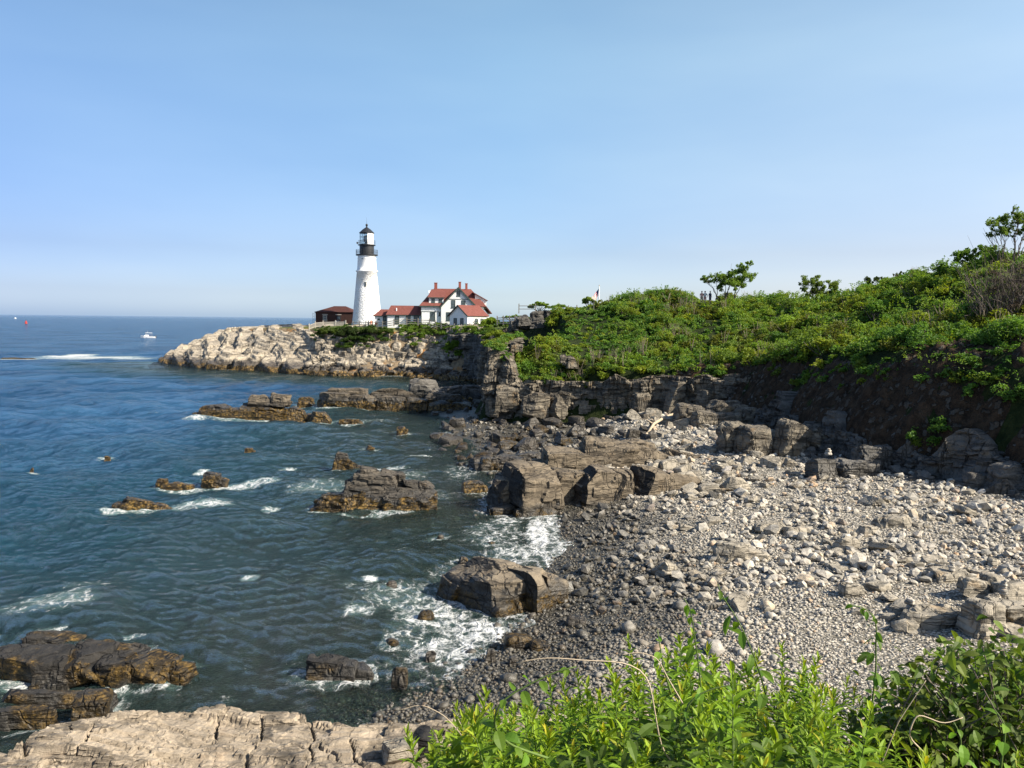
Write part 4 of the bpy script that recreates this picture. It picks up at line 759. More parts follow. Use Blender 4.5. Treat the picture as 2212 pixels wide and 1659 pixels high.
# the three hundred largest loose stones, each its own object
def stone_meshes(name, n, mat, p, cuts, flat, seed):
    out = []
    for k in range(n):
        r = np.random.default_rng(seed + k); v, f = rockblock(8, p, cuts, (1, r.uniform(.6, .95), r.uniform(*flat)), .07, .5, .05, seed + k, 1.2, .5)
        out.append(MB().add(v, f).mesh(name, M[mat]))
    return out
def lay(name, meshes, n, reg, smin, smax, label, cat, group, cond):
    cnt = 0; tries = 0; got = []
    while cnt < n and tries < n * 60:
        tries += 1; px = rng.uniform(reg[0], reg[1]); py = rng.uniform(reg[2], reg[3]); P_ = on_beach(px, py)
        s_ = float(sdf(P_[0:1], P_[1:2], SHORE)[0]); l_ = float(sdf(P_[0:1], P_[1:2], LAND)[0])
        if not cond(px, py, s_, l_): continue
        r = smin * (smax / smin) ** (rng.random() ** 1.6)
        if any((P_[0] - a) ** 2 + (P_[1] - b) ** 2 < (.62 * (r + c)) ** 2 for a, b, c in got): continue
        got.append((P_[0], P_[1], r)); o = bpy.data.objects.new(name, meshes[rng.integers(len(meshes))]); COL.objects.link(o)
        o.location = (P_[0], P_[1], P_[2] + r * .22); o.scale = (r, r, r); o.rotation_euler = (rng.normal(0, .25), rng.normal(0, .25), rng.uniform(0, 6.28)); tag(o, label, cat, group); cnt += 1
A_ = stone_meshes('weedy_boulder', 10, 'weedstone', 7, 7, (.45, .8), 900); B_ = stone_meshes('angular_boulder', 12, 'beachrock', 8, 7, (.35, .75), 930); C_ = stone_meshes('beach_slab', 10, 'beachrock', 6, 6, (.28, .55), 960)
lay('weedy_boulder', A_, 125, (930, 1440, 872, 1015), .40, 1.15, 'dark weed stained boulder in the jumble between the cliff foot and the water', 'boulder', 'dark boulders below the cliff', lambda px, py, s, l: -3 < s and l < 0 and py > 868 + abs(px - 1200) * .02 and py < 1012 - max(0, px - 1330) * .8)
lay('angular_boulder', B_, 115, (1240, 1720, 882, 1075), .34, .95, 'pale angular stone in the heap at the top of the beach under the cliff', 'boulder', 'pale angular stones at the head of the beach', lambda px, py, s, l: s > 3 and l < -.4 and py > 890 + max(0, 1420 - px) * .3 and px > 1330 - max(0, py - 960) * .6)
lay('beach_slab', C_, 60, (1450, 2200, 1010, 1340), .24, .70, 'light grey flattish stone lying on smaller pebbles in the open middle of the beach', 'stone', 'light flat stones on the open beach', lambda px, py, s, l: s > 4 and l < -.6)
# ------------------------------------------------------------------ lighthouse
lh = WD(793, 700, 196); LHZ = 10.4
T = thing('lighthouse', 'tall white tapered lighthouse tower with black lantern house on top', 'lighthouse', (lh[0], lh[1], LHZ))
prof = [(3.85, -.6), (3.62, .5), (3.40, 2.2), (3.08, 5.5), (2.78, 8.8), (2.42, 12.75)]
MB().lathe(prof + [(2.62, 12.8), (2.66, 12.95), (2.62, 13.1), (2.38, 13.15), (2.30, 14.0), (2.18, 15.9), (2.24, 16.0), (2.24, 16.15), (2.16, 16.2), (2.16, 16.7)], 48).obj('tower', M['tower'], T, True)
MB().lathe([(2.16, 16.62), (2.62, 16.72), (2.64, 16.95), (1.7, 16.96)], 40).obj('gallery_deck', M['iron'], T)
def railing(r, z, h, n, sc=1.0):
    m = MB(); a = np.linspace(0, 2 * PI, 41)
    for k in (h, h * .5): m.tube([(r * math.cos(t), r * math.sin(t), z + k) for t in a], .028 * sc, 5, False)
    for t in np.linspace(0, 2 * PI, n, endpoint=False): m.tube([(r * math.cos(t), r * math.sin(t), z), (r * math.cos(t), r * math.sin(t), z + h)], .020 * sc, 4)
    return m
railing(2.58, 16.96, 1.1, 40).obj('railing', M['iron'], T)
MB().lathe([(1.72, 16.96), (1.74, 19.1)], 40).obj('watch_room', M['iron'], T)
MB().lathe([(1.74, 19.1), (2.1, 19.15), (2.1, 19.32), (1.6, 19.33)], 40).obj('lantern_deck', M['iron'], T)
railing(2.05, 19.33, .95, 18).obj('railing', M['iron'], T)
a_op = -PI / 2 + .26
m = MB(); m.lathe([(1.64, 19.33), (1.64, 22.1)], 16, a0=a_op, a1=a_op + 1.9); m.obj('blind_panel', M['white'], T, True)
MB().lathe([(1.62, 19.33), (1.62, 22.1)], 28, a0=a_op + 1.9, a1=a_op + 2 * PI).obj('lantern_glass', M['lglass'], T, True)
m = MB()
for t in np.linspace(a_op + 1.9, a_op + 2 * PI, 13): m.tube([(1.66 * math.cos(t), 1.66 * math.sin(t), 19.33), (1.66 * math.cos(t), 1.66 * math.sin(t), 22.1)], .035, 4)
for zz in (19.40, 20.25, 21.15, 22.05): m.tube([(1.66 * math.cos(t), 1.66 * math.sin(t), zz) for t in np.linspace(a_op + 1.9, a_op + 2 * PI, 30)], .035, 4)
m.obj('glazing_bars', M['iron'], T)
MB().lathe([(.0, 19.4), (.5, 19.5), (.5, 20.0), (.78, 20.1), (.85, 20.7), (.78, 21.3), (.3, 21.6), (0, 21.65)], 20).obj('lens', M['lens'], T, True)
MB().lathe([(1.82, 22.05), (1.84, 22.18), (1.75, 22.24), (.95, 23.0), (.30, 23.45), (.2, 23.5), (.2, 23.7), (.12, 23.75)], 16).obj('lantern_roof', M['iron'], T)
MB().lathe([(.02, 23.7), (.24, 23.85), (.31, 24.05), (.24, 24.25), (.05, 24.36)], 14).tube([(0, 0, 24.3), (0, 0, 25.9)], [.03, .012], 5).obj('ventilator_ball', M['iron'], T, True)
MB().box((-2.25, -.2, 19.75), (.35, .35, .42)).tube([(-2.25, -.2, 19.4), (-2.25, -.2, 19.6)], .05).obj('fog_detector', M['stonework'], T)
def on_tower(t, z): r = np.interp(z, [p_[1] for p_ in prof], [p_[0] for p_ in prof]); return r * math.cos(t), r * math.sin(t), z
wx, wy, wz = on_tower(-PI / 2 + .04, 9.7); w = MB().box((wx, wy + .03, wz), (.5, .22, 1.2)).obj('window', M['stonework'], T)
g = MB()
for k in range(2):
    for j in range(3): g.b2((wx - .20 + .21 * k, wy - .10, wz - .52 + .36 * j), (wx - .02 + .21 * k, wy - .085, wz - .21 + .36 * j))
g.obj('pane', M['glass'], w)
MB().tube([(-.72, -2.14, 15.85), (-.72, -1.8, 15.85)], .15, 10).obj('porthole', M['glass'], T)
# ------------------------------------------------------------------ houses
def win(par, c, w, h, n=(0, -1), sub=True, mat='green_trim', rows=2, cols=1):
    """window on a wall facing -y (n = (0,-1)) or +x (n = (1,0)); frame proud of the wall, panes set in it"""
    c = np.array(c, float); fx = n == (0, -1)
    def bx(m, u0, u1, z0, z1, d0, d1):
        if fx: m.b2((c[0] + u0, c[1] - d1, c[2] + z0), (c[0] + u1, c[1] - d0, c[2] + z1))
        else: m.b2((c[0] + d0, c[1] + u0, c[2] + z0), (c[0] + d1, c[1] + u1, c[2] + z1))
    t = .13; m = MB(); bx(m, -w / 2, -w / 2 + t, -h / 2, h / 2, -.05, .07); bx(m, w / 2 - t, w / 2, -h / 2, h / 2, -.05, .07); bx(m, -w / 2 + t, w / 2 - t, h / 2 - t, h / 2, -.05, .066); bx(m, -w / 2 - .06, w / 2 + .06, -h / 2 - .02, -h / 2 + t, -.05, .10); bx(m, -w / 2 + t, w / 2 - t, -.04, .04, -.05, .055)
    if cols > 1: bx(m, -.03, .03, -h / 2 + t, -.04, -.05, .05); bx(m, -.03, .03, .04, h / 2 - t, -.05, .05)
    f = m.obj('window', M[mat], par); g = MB(); bx(g, -w / 2 + t, w / 2 - t, -h / 2 + t, h / 2 - t, -.04, .02); g.obj('pane', M['glass'], f)
def door(par, c, w, h, mat='green_trim'):
    d = MB().b2((c[0] - w / 2, c[1] - .08, c[2]), (c[0] + w / 2, c[1] + .05, c[2] + h)).obj('door', M[mat], par)
    MB().b2((c[0] - w / 2 + .2, c[1] - .10, c[2] + h * .55), (c[0] + w / 2 - .2, c[1] - .078, c[2] + h - .25)).obj('pane', M['glass'], d)
K = 42.3
hp = WD(630.9 + 1250 * .22322, 700, 183); HZ = 10.85
H = thing('keepers_house', 'white clapboard house with red roof, steep front gable and three brick chimneys', 'house', (hp[0], hp[1], HZ), math.radians(7))
m = MB(); m.b2((0, 0, -1), (14.3, 9, 3.95)); m.b2((14.3, .3, -1), (15.6, 9, 2.35)); m.b2((-.03, -.03, 2.86), (4.46, -.001, 2.98)); m.obj('wall', M['clap'], H)
gx0, gx1, gp = 4.5, 12.5, 8.4; gy = -.6
m = MB(); pts = [(gx0, gy, -1), (gx1, gy, -1), (gx1, gy, 4.0), (gp, gy, 8.15), (gx0, gy, 4.0)]; m.slab(pts, .3, np.array([0, -1.0, 0])); m.b2((gx0, gy + .3, -1), (gx1, -.01, 3.9)); m.obj('gable_wall', M['clap'], H)
m = MB(); m.slab([(-.5, -.5, 4.1), (14.9, -.5, 4.1), (11.6, 4.5, 8.2), (3, 4.5, 8.2)], .16); m.slab([(14.9, -.5, 4.1), (16.2, -.5, 2.5), (16.2, 9.5, 2.5), (14.9, 9.5, 4.1), (11.6, 4.5, 8.2)], .16)
m.slab([(-.5, 9.5, 4.1), (-.5, -.5, 4.1), (3, 4.5, 8.2)], .16); m.slab([(14.9, 9.5, 4.1), (-.5, 9.5, 4.1), (3, 4.5, 8.2), (11.6, 4.5, 8.2)], .16)
m.slab([(gx0 - .45, gy - .45, 3.7), (gp, gy - .45, 8.45), (gp, 4.4, 8.45), (gx0 - .45, 4.4, 3.7)], .16); m.slab([(gp, gy - .45, 8.45), (gx1 + .45, gy - .45, 3.7), (gx1 + .45, 4.4, 3.7), (gp, 4.4, 8.45)], .16)
rf = m.obj('roof', M['roof'], H)
for x0, x1, y0, z0, z1 in [(3.05, 3.75, 4.15, 7.6, 9.45), (8.75, 9.3, 4.6, 7.6, 9.75), (10.3, 10.8, 4.25, 7.6, 9.4)]:
    m = MB(); m.b2((x0, y0, z0), (x1, y0 + .75, z1)); m.b2((x0 - .06, y0 - .06, z1), (x1 + .06, y0 + .81, z1 + .12)); m.obj('chimney', M['chimney'], rf)
def rake(m, a, b, w=.34, y0=-1.12, y1=-.98):
    a = np.array(a, float); b = np.array(b, float); m.slab([(a[0], y0, a[1] - w), (a[0], y0, a[1]), (b[0], y0, b[1]), (b[0], y0, b[1] - w)], y1 - y0, np.array([0, -1.0, 0]))
m = MB(); rake(m, (gx0 - .47, 3.72), (gp, 8.47), .42); rake(m, (gp, 8.47), (gx1 + .47, 3.72), .42); m.b2((-.52, -.56, 3.86), (gx0 - .48, -.50, 4.08)); m.b2((gx0 - .02, gy - .05, 5.62), (6.1, gy - .002, 5.74)) if False else None
m.b2((6.15, gy - .05, 5.60), (10.6, gy - .002, 5.74)); m.b2((0, -.05, 2.70), (4.4, -.002, 2.82)); m.b2((-.04, -.04, -.9), (.10, -.002, 2.7)); m.obj('trim', M['green_trim'], H)
win(H, (2.6, 0, 1.65), 1.15, 2.0); win(H, (8.4, gy, 6.95), .75, 1.35); win(H, (7.25, gy, 4.55), .95, 1.85); win(H, (9.55, gy, 4.75), .95, 1.35, cols=2); win(H, (6.1, gy, 1.7), .9, 2.0); win(H, (4.15, 0, 2.2), .4, .9)
m = MB(); m.b2((1.75, .35, 4.4), (5.1, 3.3, 6.05)); m.slab([(1.75, .36, 6.0), (1.75, 3.3, 7.68), (1.75, 3.3, 6.0)], 3.35, np.array([-1.0, 0, 0])); d1 = m.obj('dormer', M['clap'], H); MB().slab([(1.4, -.05, 6.05), (5.45, -.05, 6.05), (6.0, 3.6, 8.0), (2.4, 3.6, 8.0)], .14).obj('roof', M['roof'], d1)
MB().b2((1.4, -.11, 5.86), (5.45, -.052, 6.02)).obj('trim', M['green_trim'], d1); win(H, (2.7, .35, 5.25), .8, 1.0); win(H, (4.35, .35, 5.25), .8, 1.0)
m = MB(); m.b2((12.5, 1.6, 3.6), (15.0, 4.2, 5.45)); m.slab([(12.4, 1.62, 5.4), (14.98, 1.62, 5.4), (14.98, 1.62, 5.55), (12.4, 1.62, 6.95)], 2.56, np.array([0, -1.0, 0])); d2 = m.obj('dormer', M['clap'], H); MB().slab([(15.35, 1.2, 5.5), (15.35, 4.6, 5.5), (11.9, 4.6, 7.4), (11.9, 1.2, 7.4)], .14).obj('roof', M['roof'], d2); win(H, (15.0, 2.9, 4.6), 1.2, 1.1, n=(1, 0), cols=2)
def hipbox(par, x0, x1, y0, y1, ze, zr, inl, inr, ov=.35, roof='roof', wall='clap', zb=-1.0):
    MB().b2((x0, y0, zb), (x1, y1, ze + .1)).obj('wall', M[wall], par); yc = (y0 + y1) / 2; m = MB(); A = (x0 - ov, y0 - ov, ze); B_ = (x1 + ov, y0 - ov, ze); C = (x1 + ov, y1 + ov, ze); D_ = (x0 - ov, y1 + ov, ze); E = (x0 - ov + inl, yc, zr); F_ = (x1 + ov - inr, yc, zr)
    m.slab([A, B_, F_, E], .13); m.slab([C, D_, E, F_], .13)
    if inl > .1: m.slab([D_, A, E], .13)
    if inr > .1: m.slab([B_, C, F_], .13)
    return m.obj('roof', M[roof], par)
e_ = WD(630.9 + 923 * .22322, 700, 184.2)
E1 = thing('long_annex', 'low white annex with a long red roof joined to the left of the house', 'annex', (e_[0], e_[1], 10.85), math.radians(5))
r_ = hipbox(E1, 0, 7.65, 0, 5, 2.0, 4.15, 1.0, 0.0); MB().tube([(2.0, .9, 2.6), (2.0, .9, 3.55)], .13, 8).obj('vent_pipe', M['white'], r_)
door(E1, (2.2, 0, -.2), 1.0, 2.0); win(E1, (4.75, 0, .9), 1.05, 1.9); win(E1, (6.6, 0, .9), 1.3, 1.9, cols=2); MB().b2((-.36, -.40, 1.80), (7.6, -.352, 1.97)).obj('trim', M['green_trim'], E1)
e_ = WD(630.9 + 800 * .22322, 700, 186.5)
E2 = thing('tower_passage', 'smallest white passage building with red roof between the tower and the annex', 'annex', (e_[0], e_[1], 10.75), math.radians(5))
hipbox(E2, 0, 3.2, 0, 4, 1.85, 3.35, 1.6, 0.0); door(E2, (2.3, 0, -.3), .8, 2.0); win(E2, (.9, 0, 1.05), .5, .4); MB().b2((-.36, -.40, 1.66), (3.2, -.352, 1.83)).obj('trim', M['green_trim'], E2)
o_ = WD(630.9 + 1610 * .22322, 700, 176.5); OZ = 10.6
O = thing('outbuilding', 'small white gabled outbuilding with red roof, its narrow gable end in shade', 'outbuilding', (o_[0], o_[1], OZ), math.radians(-40))
MB().slab([(-2.7, 0, -1), (2.7, 0, -1), (2.7, 0, 2.35), (0, 0, 4.35), (-2.7, 0, 2.35)], 6.4, np.array([0, -1.0, 0])).obj('wall', M['clap'], O)
m = MB(); m.slab([(-3.1, -.35, 2.13), (0, -.35, 4.5), (0, 6.7, 4.5), (-3.1, 6.7, 2.13)], .13); m.slab([(0, -.35, 4.5), (3.1, -.35, 2.13), (3.1, 6.7, 2.13), (0, 6.7, 4.5)], .13); m.obj('roof', M['roof'], O)
m = MB(); rake(m, (-3.12, 2.14), (0, 4.52), .30, -.42, -.352); rake(m, (0, 4.52), (3.12, 2.14), .30, -.42, -.352); m.obj('trim', M['green_trim'], O)
win(O, (-.95, 0, .75), 1.0, 1.75); win(O, (1.05, 0, .75), 1.0, 1.75); win(O, (2.7, 2.8, 1.0), .9, 1.2, n=(1, 0)); win(O, (2.7, 4.6, 1.0), .9, 1.2, n=(1, 0))
b_ = WD(630.9 + 228 * .22322, 700, 203)
BR = thing('brick_building', 'dark brown brick building with a hipped roof left of the tower', 'building', (b_[0], b_[1], 10.7), math.radians(-2))
hipbox(BR, 0, 9.5, 0, 8, 2.75, 4.3, 4.0, 3.0, .25, 'roof_brown', 'brick'); MB().b2((-.06, -.06, 2.35), (9.56, -.002, 2.62)).obj('cornice', M['brick'], BR)
win(BR, (2.4, 0, 1.3), 1.05, 1.2, mat='stonework', cols=2); MB().b2((1.7, -.06, 2.0), (3.1, -.002, 2.2)).obj('lintel', M['stonework'], BR); MB().b2((1.8, -.08, .35), (3.0, -.002, .6)).obj('sill', M['stonework'], BR)
door(BR, (5.9, 0, -.2), 1.0, 2.0, 'iron'); MB().b2((5.1, -.06, 2.0), (6.6, -.002, 2.2)).obj('lintel', M['stonework'], BR)
MB().box((-.6, 1, 1.2), (.05, .05, 2.6)).box((-1.0, 1, 1.2), (.05, .05, 2.6)).box((-.8, 1, .9), (.45, .04, .05)).box((-.8, 1, 1.6), (.45, .04, .05)).box((-.8, 1, 2.3), (.45, .04, .05)).obj('ladder', M['iron'], BR)
# ------------------------------------------------------------------ fences, flag, sign
def gz(x, y): return float(land(np.array([x]), np.array([y]))[0][0])
def fence(label, path, h, rails, post, mat, step, slats=False, follow=True):
    """path: (px, py of the fence top, depth)"""
    P_ = [WD(a, b, d) for a, b, d in path]; f = None; posts = []; rail = MB(); T_ = thing('fence', label, 'fence', P_[0])
    for a, b in zip(P_[:-1], P_[1:]):
        ln = np.linalg.norm((b - a)[:2]); n = max(1, int(round(ln / step)))
        for k in range(n + 1):
            q = a + (b - a) * k / n
            if k < n or b is P_[-1]: posts.append(q)
        for rr in rails: rail.tube([a - P_[0] - [0, 0, h * rr], b - P_[0] - [0, 0, h * rr]], post * .55, 4)
        if slats:
            for k in range(int(ln / .26)):
                q = a + (b - a) * (k + .5) / int(ln / .26) - P_[0]; rail.box(q - [0, 0, h * .52], (.17, .05, h * .9))
    rail.obj('rails', M[mat], T_)
    for q in posts: MB().box(q - P_[0] - [0, 0, h * .5 - .08], (post * 1.6, post * 1.6, h + .5)).obj('post', M[mat], T_)
c = lambda zx, zy: (630.9 + zx * .22322, 449.9 + zy * .22322)
fence('pale wooden fence curving past the brick building', [(*c(165, 1128), 192), (*c(225, 1106), 193), (*c(300, 1099), 194), (*c(420, 1096), 194), (*c(520, 1095), 193.5)], 1.15, (.1, .85), .11, 'palewood', 2.0, True)
fence('grey rail fence along the top of the point before the white buildings', [(*c(590, 1103), 189), (*c(780, 1104), 184), (*c(875, 1103), 181), (*c(985, 1085), 180), (*c(1110, 1072), 180), (*c(1330, 1083), 179), (*c(1500, 1122), 174), (*c(1640, 1138), 171), (*c(1760, 1098), 170), (*c(1800, 1090), 168)], 1.15, (.06, .45, .85), .12, 'wood', 2.4)
fence('weathered rail fence half sunk in scrub left of the hill', [(*c(1985, 1058), 150), (*c(2105, 1055), 146), (*c(2215, 1054), 143)], 1.25, (.06, .35, .65, .9), .13, 'wood', 2.4)
fence('short rail fence on the small rocky knoll', [(1121, 660, 139), (1157, 660, 138)], 1.2, (.05, .5), .10, 'wood', 2.2)
fence('short fence end showing between the knoll and the big hill', [(1228, 664, 134), (1246, 663, 133)], 1.2, (.05, .5), .10, 'wood', 2.2)
fp = WD(1294, 650, 150); ft = WD(1294, 618, 150)
FL = thing('flagpole', 'thin white flagpole with a striped flag rising behind the hill', 'flagpole', fp)
hh = float(ft[2] - fp[2]); MB().tube([(0, 0, -6), (0, 0, hh)], [.11, .07], 8).obj('pole', M['white'], FL); MB().lathe([(0, hh - .05), (.13, hh + .1), (0, hh + .25)], 8).obj('finial', M['twig'], FL)
def cloth(u, v): return np.array([-.08 - u * .95 - .12 * v, .22 * math.sin(u * 5 + v), hh - .45 - v * 1.35 - u * 1.35])
for k, (cm, r0_, r1_) in enumerate([('flagred' if i % 2 == 0 else 'c_white', i / 7, (i + 1) / 7) for i in range(7)]):
    pass
fl = None
for i in range(7):
    m = MB(); us = np.linspace(.42 if i < 4 else 0, 1, 8); V = [cloth(u, r) for u in us for r in (i / 7, (i + 1) / 7)]; m.add(V, [[2 * j, 2 * j + 1, 2 * j + 3, 2 * j + 2] for j in range(7)]); s_ = m.obj('stripe', M['flagred' if i % 2 == 0 else 'c_white'], FL)
us = np.linspace(0, .42, 5); vs_ = np.linspace(0, 4 / 7, 5); MB().add([cloth(u, v) for u in us for v in vs_], [[5 * i + j, 5 * i + j + 1, 5 * i + j + 6, 5 * i + j + 5] for i in range(4) for j in range(4)]).obj('canton', M['flagblue'], FL)
sp_ = WD(1283, 646, 122); SG = thing('sign_panel', 'small tilted grey panel on a post in the scrub near the flagpole', 'sign', sp_)
MB().box((0, 0, .1), (.75, .06, .5), rotm(-.6, .5, 0)).obj('panel', M['stonework'], SG); MB().tube([(0, .06, -1.6), (0, .06, .05)], .05, 6).obj('post', M['wood'], SG)
# ------------------------------------------------------------------ boats and buoy
bp = W(320, 730)
BT = thing('motor_boat', 'white cabin motor boat with a raised canopy lying off the point', 'boat', (bp[0], bp[1], 0), PI + .12)
sec = [(-3.8, 1.15, .75), (-2, 1.3, .78), (0, 1.35, .85), (2, 1.1, 1.0), (3.2, .55, 1.15), (3.9, .04, 1.25)]; V = []
for x_, hw, top in sec: V += [(x_, -hw, top), (x_, -hw * .72, -.15), (x_, 0, -.35), (x_, hw * .72, -.15), (x_, hw, top)]
Fq = [[i * 5 + j, i * 5 + j + 1, i * 5 + j + 6, i * 5 + j + 5] for i in range(5) for j in range(4)]; MB().add(V, Fq).add([V[0], V[1], V[2], V[3], V[4]], [[4, 3, 2, 1, 0]]).add([V[k * 5] for k in range(6)] + [V[k * 5 + 4] for k in range(5, -1, -1)], [list(range(12))]).obj('hull', M['white'], BT)
MB().b2((-3.6, -1.37, .28), (2.0, -1.345, .42)).obj('stripe', M['boatblue'], BT)
cb = MB().add([(-.3, -.9, .8), (2.1, -.7, .95), (1.3, -.65, 1.75), (-.3, -.8, 1.75), (-.3, .9, .8), (2.1, .7, .95), (1.3, .65, 1.75), (-.3, .8, 1.75)], [[0, 1, 2, 3], [7, 6, 5, 4], [1, 5, 6, 2], [0, 3, 7, 4], [3, 2, 6, 7]]).obj('cabin', M['white'], BT); MB().add([(1.95, -.6, 1.12), (1.95, .6, 1.12), (1.42, .55, 1.68), (1.42, -.55, 1.68)], [[0, 1, 2, 3]]).add([(-.2, -.89, 1.15), (1.6, -.77, 1.2), (1.3, -.72, 1.6), (-.2, -.82, 1.6)], [[0, 1, 2, 3]]).obj('cabin_window', M['glass'], cb)
m = MB(); m.b2((-1.9, -1.0, 2.72), (1.2, 1.0, 2.84)); cp = m.obj('canopy', M['white'], BT); m = MB()
for x_ in (-1.8, 1.0):
    for y_ in (-.9, .9): m.tube([(x_, y_, .8), (x_, y_, 2.75)], .04, 5)
m.tube([(-1.8, -.9, 2.68), (1.0, -.9, 2.68), (1.0, .9, 2.68), (-1.8, .9, 2.68), (-1.8, -.9, 2.68)], .04, 5); m.obj('canopy_frame', M['stonework'], cp); MB().tube([(.3, 0, 2.8), (.1, 0, 4.3)], .025, 4).obj('antenna', M['white'], BT); MB().box((-4.1, 0, .75), (.5, .5, 1.0)).obj('outboard_motor', M['boatblue'], BT)
for lo, lb in ((-.9, 'boat_seat'),): MB().box((lo, 0, 1.2), (.5, .8, .9)).obj(lb, M['c_navy'], BT)
up_ = W(56.5, 700.5); BY = thing('channel_buoy', 'red lattice channel buoy floating far out on the left', 'buoy', (up_[0], up_[1], 0))
MB().lathe([(0, -.8), (1.7, -.7), (1.75, .6), (1.5, .75), (0, .8)], 14).obj('float', M['boatblue'], BY)
MB().add([(-1.1, -1.1, .75), (1.1, -1.1, .75), (1.1, 1.1, .75), (-1.1, 1.1, .75), (-.4, -.4, 4.4), (.4, -.4, 4.4), (.4, .4, 4.4), (-.4, .4, 4.4)], [[0, 1, 5, 4], [1, 2, 6, 5], [2, 3, 7, 6], [3, 0, 4, 7], [4, 5, 6, 7]]).obj('tower', M['buoyred'], BY); MB().lathe([(0, 4.4), (.35, 4.4), (.35, 5.1), (0, 5.3)], 8).obj('lamp', M['boatblue'], BY)
wp = W(33, 688.4); SB = thing('far_boat', 'tiny white boat near the horizon above the red buoy', 'boat', (wp[0], wp[1], 0))
MB().add([(-3.5, -1.2, 1.4), (2.6, -1.1, 1.6), (4, 0, 1.9), (2.6, 1.1, 1.6), (-3.5, 1.2, 1.4), (-3.3, -.8, -.3), (2.5, -.6, -.3), (3, 0, -.3), (2.5, .6, -.3), (-3.3, .8, -.3)], [[0, 1, 6, 5], [1, 2, 7, 6], [2, 3, 8, 7], [3, 4, 9, 8], [4, 0, 5, 9]]).add([(-3.5, -1.2, 1.4), (2.6, -1.1, 1.6), (4, 0, 1.9), (2.6, 1.1, 1.6), (-3.5, 1.2, 1.4)], [[0, 1, 2, 3, 4]]).obj('hull', M['white'], SB); MB().b2((-1.2, -.8, 1.5), (1.4, .8, 3.6)).obj('cabin', M['white'], SB)
# ------------------------------------------------------------------ people
def person(label, loc, rz, shirt, short, pose=0, sc=1.0):
    T_ = thing('person', label, 'person', loc, rz); ar = .26 if pose != 1 else .34
    J = [(0, 0, .95), (0, 0, 1.15), (0, 0, 1.38), (0, 0, 1.50), (0, -.01, 1.58), (0, -.02, 1.68), (-.10, 0, .90), (-.11, -.02, .50), (-.12, .02, .08), (-.12, -.13, .03), (.10, 0, .90), (.12, -.02, .50), (.13, .02, .08), (.13, -.13, .03), (-.19, 0, 1.40), (-ar, .02, 1.12), (-ar - .02, -.08 - .12 * (pose == 1), .90 + .18 * (pose == 1)), (-ar - .02, -.12 - .12 * (pose == 1), .82 + .2 * (pose == 1)), (.19, 0, 1.40), (ar, .02, 1.12), (ar + .02, -.08, .90), (ar + .02, -.12, .82)]
    E_ = [(0, 1), (1, 2), (2, 3), (3, 4), (4, 5), (0, 6), (6, 7), (7, 8), (8, 9), (0, 10), (10, 11), (11, 12), (12, 13), (2, 14), (14, 15), (15, 16), (16, 17), (2, 18), (18, 19), (19, 20), (20, 21)]
    R_ = [.135, .13, .15, .06, .085, .10, .09, .062, .045, .04, .09, .062, .045, .04, .06, .045, .034, .03, .06, .045, .034, .03]
    me = bpy.data.meshes.new('body'); me.from_pydata([tuple(np.array(j) * sc) for j in J], E_, []); o = bpy.data.objects.new('body', me); COL.objects.link(o); o.parent = T_
    sk = o.modifiers.new('skin', 'SKIN')
    for v, r in zip(me.skin_vertices[0].data, R_): v.radius = (r * sc, r * sc * .85)
    me.skin_vertices[0].data[0].use_root = True; s_ = o.modifiers.new('sub', 'SUBSURF'); s_.levels = 1; s_.render_levels = 1; me.materials.append(M['skin'])
    m = MB(); m.lathe([(.17, .92), (.175, 1.1), (.20, 1.36), (.13, 1.47), (.07, 1.50)], 12); m.tube([(-.17, 0, 1.41), (-ar + .01, .02, 1.17)], [.085, .075], 8).tube([(.17, 0, 1.41), (ar - .01, .02, 1.17)], [.085, .075], 8); a = m.obj('shirt', M[shirt], T_); a.scale = (sc, sc * .8, sc)
    m = MB(); m.lathe([(.17, .99), (.175, .86)], 12); m.tube([(-.09, 0, .93), (-.11, -.02, .48)], [.115, .095], 8).tube([(.09, 0, .93), (.12, -.02, .48)], [.115, .095], 8); b = m.obj('shorts', M[short], T_); b.scale = (sc,) * 3
    hr = MB().lathe([(.0, 1.80), (.07, 1.785), (.112, 1.72), (.115, 1.66), (.10, 1.62)], 10, a0=.2, a1=PI - .2 + .0); hr.lathe([(0, 1.805), (.08, 1.78), (.113, 1.73)], 10); q = hr.obj('hair', M['hair'], T_); q.scale = (sc,) * 3; q.location = (0, -.015 * sc, 0)
def hill_person(px, py, D, **k):
    P_ = WD(px, py, D); return P_
for px, lb, sh, st_, ps in [(1515.5, 'person in a pale pink top on the hill path, left of a group of three', 'c_pink', 'c_khaki', 0), (1522.5, 'person in a white top standing between two others on the hill', 'c_white', 'c_pink', 1), (1533.5, 'person in dark blue clothes on the hill, right of a group of three', 'c_navy', 'c_navy', 0)]:
    P_ = WD(px, 655, 118.5); person(lb, P_, rng.uniform(-.6, .6), sh, st_, ps)
for zx, zt, D, lb, sh, st_, ps in [(425, 1078, 197, 'person in a white top in front of the brick building doorway', 'c_white', 'c_grey', 0), (445, 1072, 199, 'person in dark clothes near the brick building doorway', 'c_grey', 'c_navy', 1), (508, 1077, 197, 'person in grey right of the brick building doorway', 'c_grey', 'c_khaki', 0), (765, 1080, 186.5, 'person in an orange top at the foot of the tower', 'c_red', 'c_pink', 0), (810, 1092, 186, 'shorter person in orange right of the tower foot', 'c_red', 'c_khaki', 0), (740, 1086, 187, 'person in grey at the foot of the white tower', 'c_grey', 'c_grey', 0)]:
    P_ = WD(*c(zx, zt), D); person(lb, (P_[0], P_[1], P_[2] - 1.78), rng.uniform(-.8, .8), sh, st_, ps)
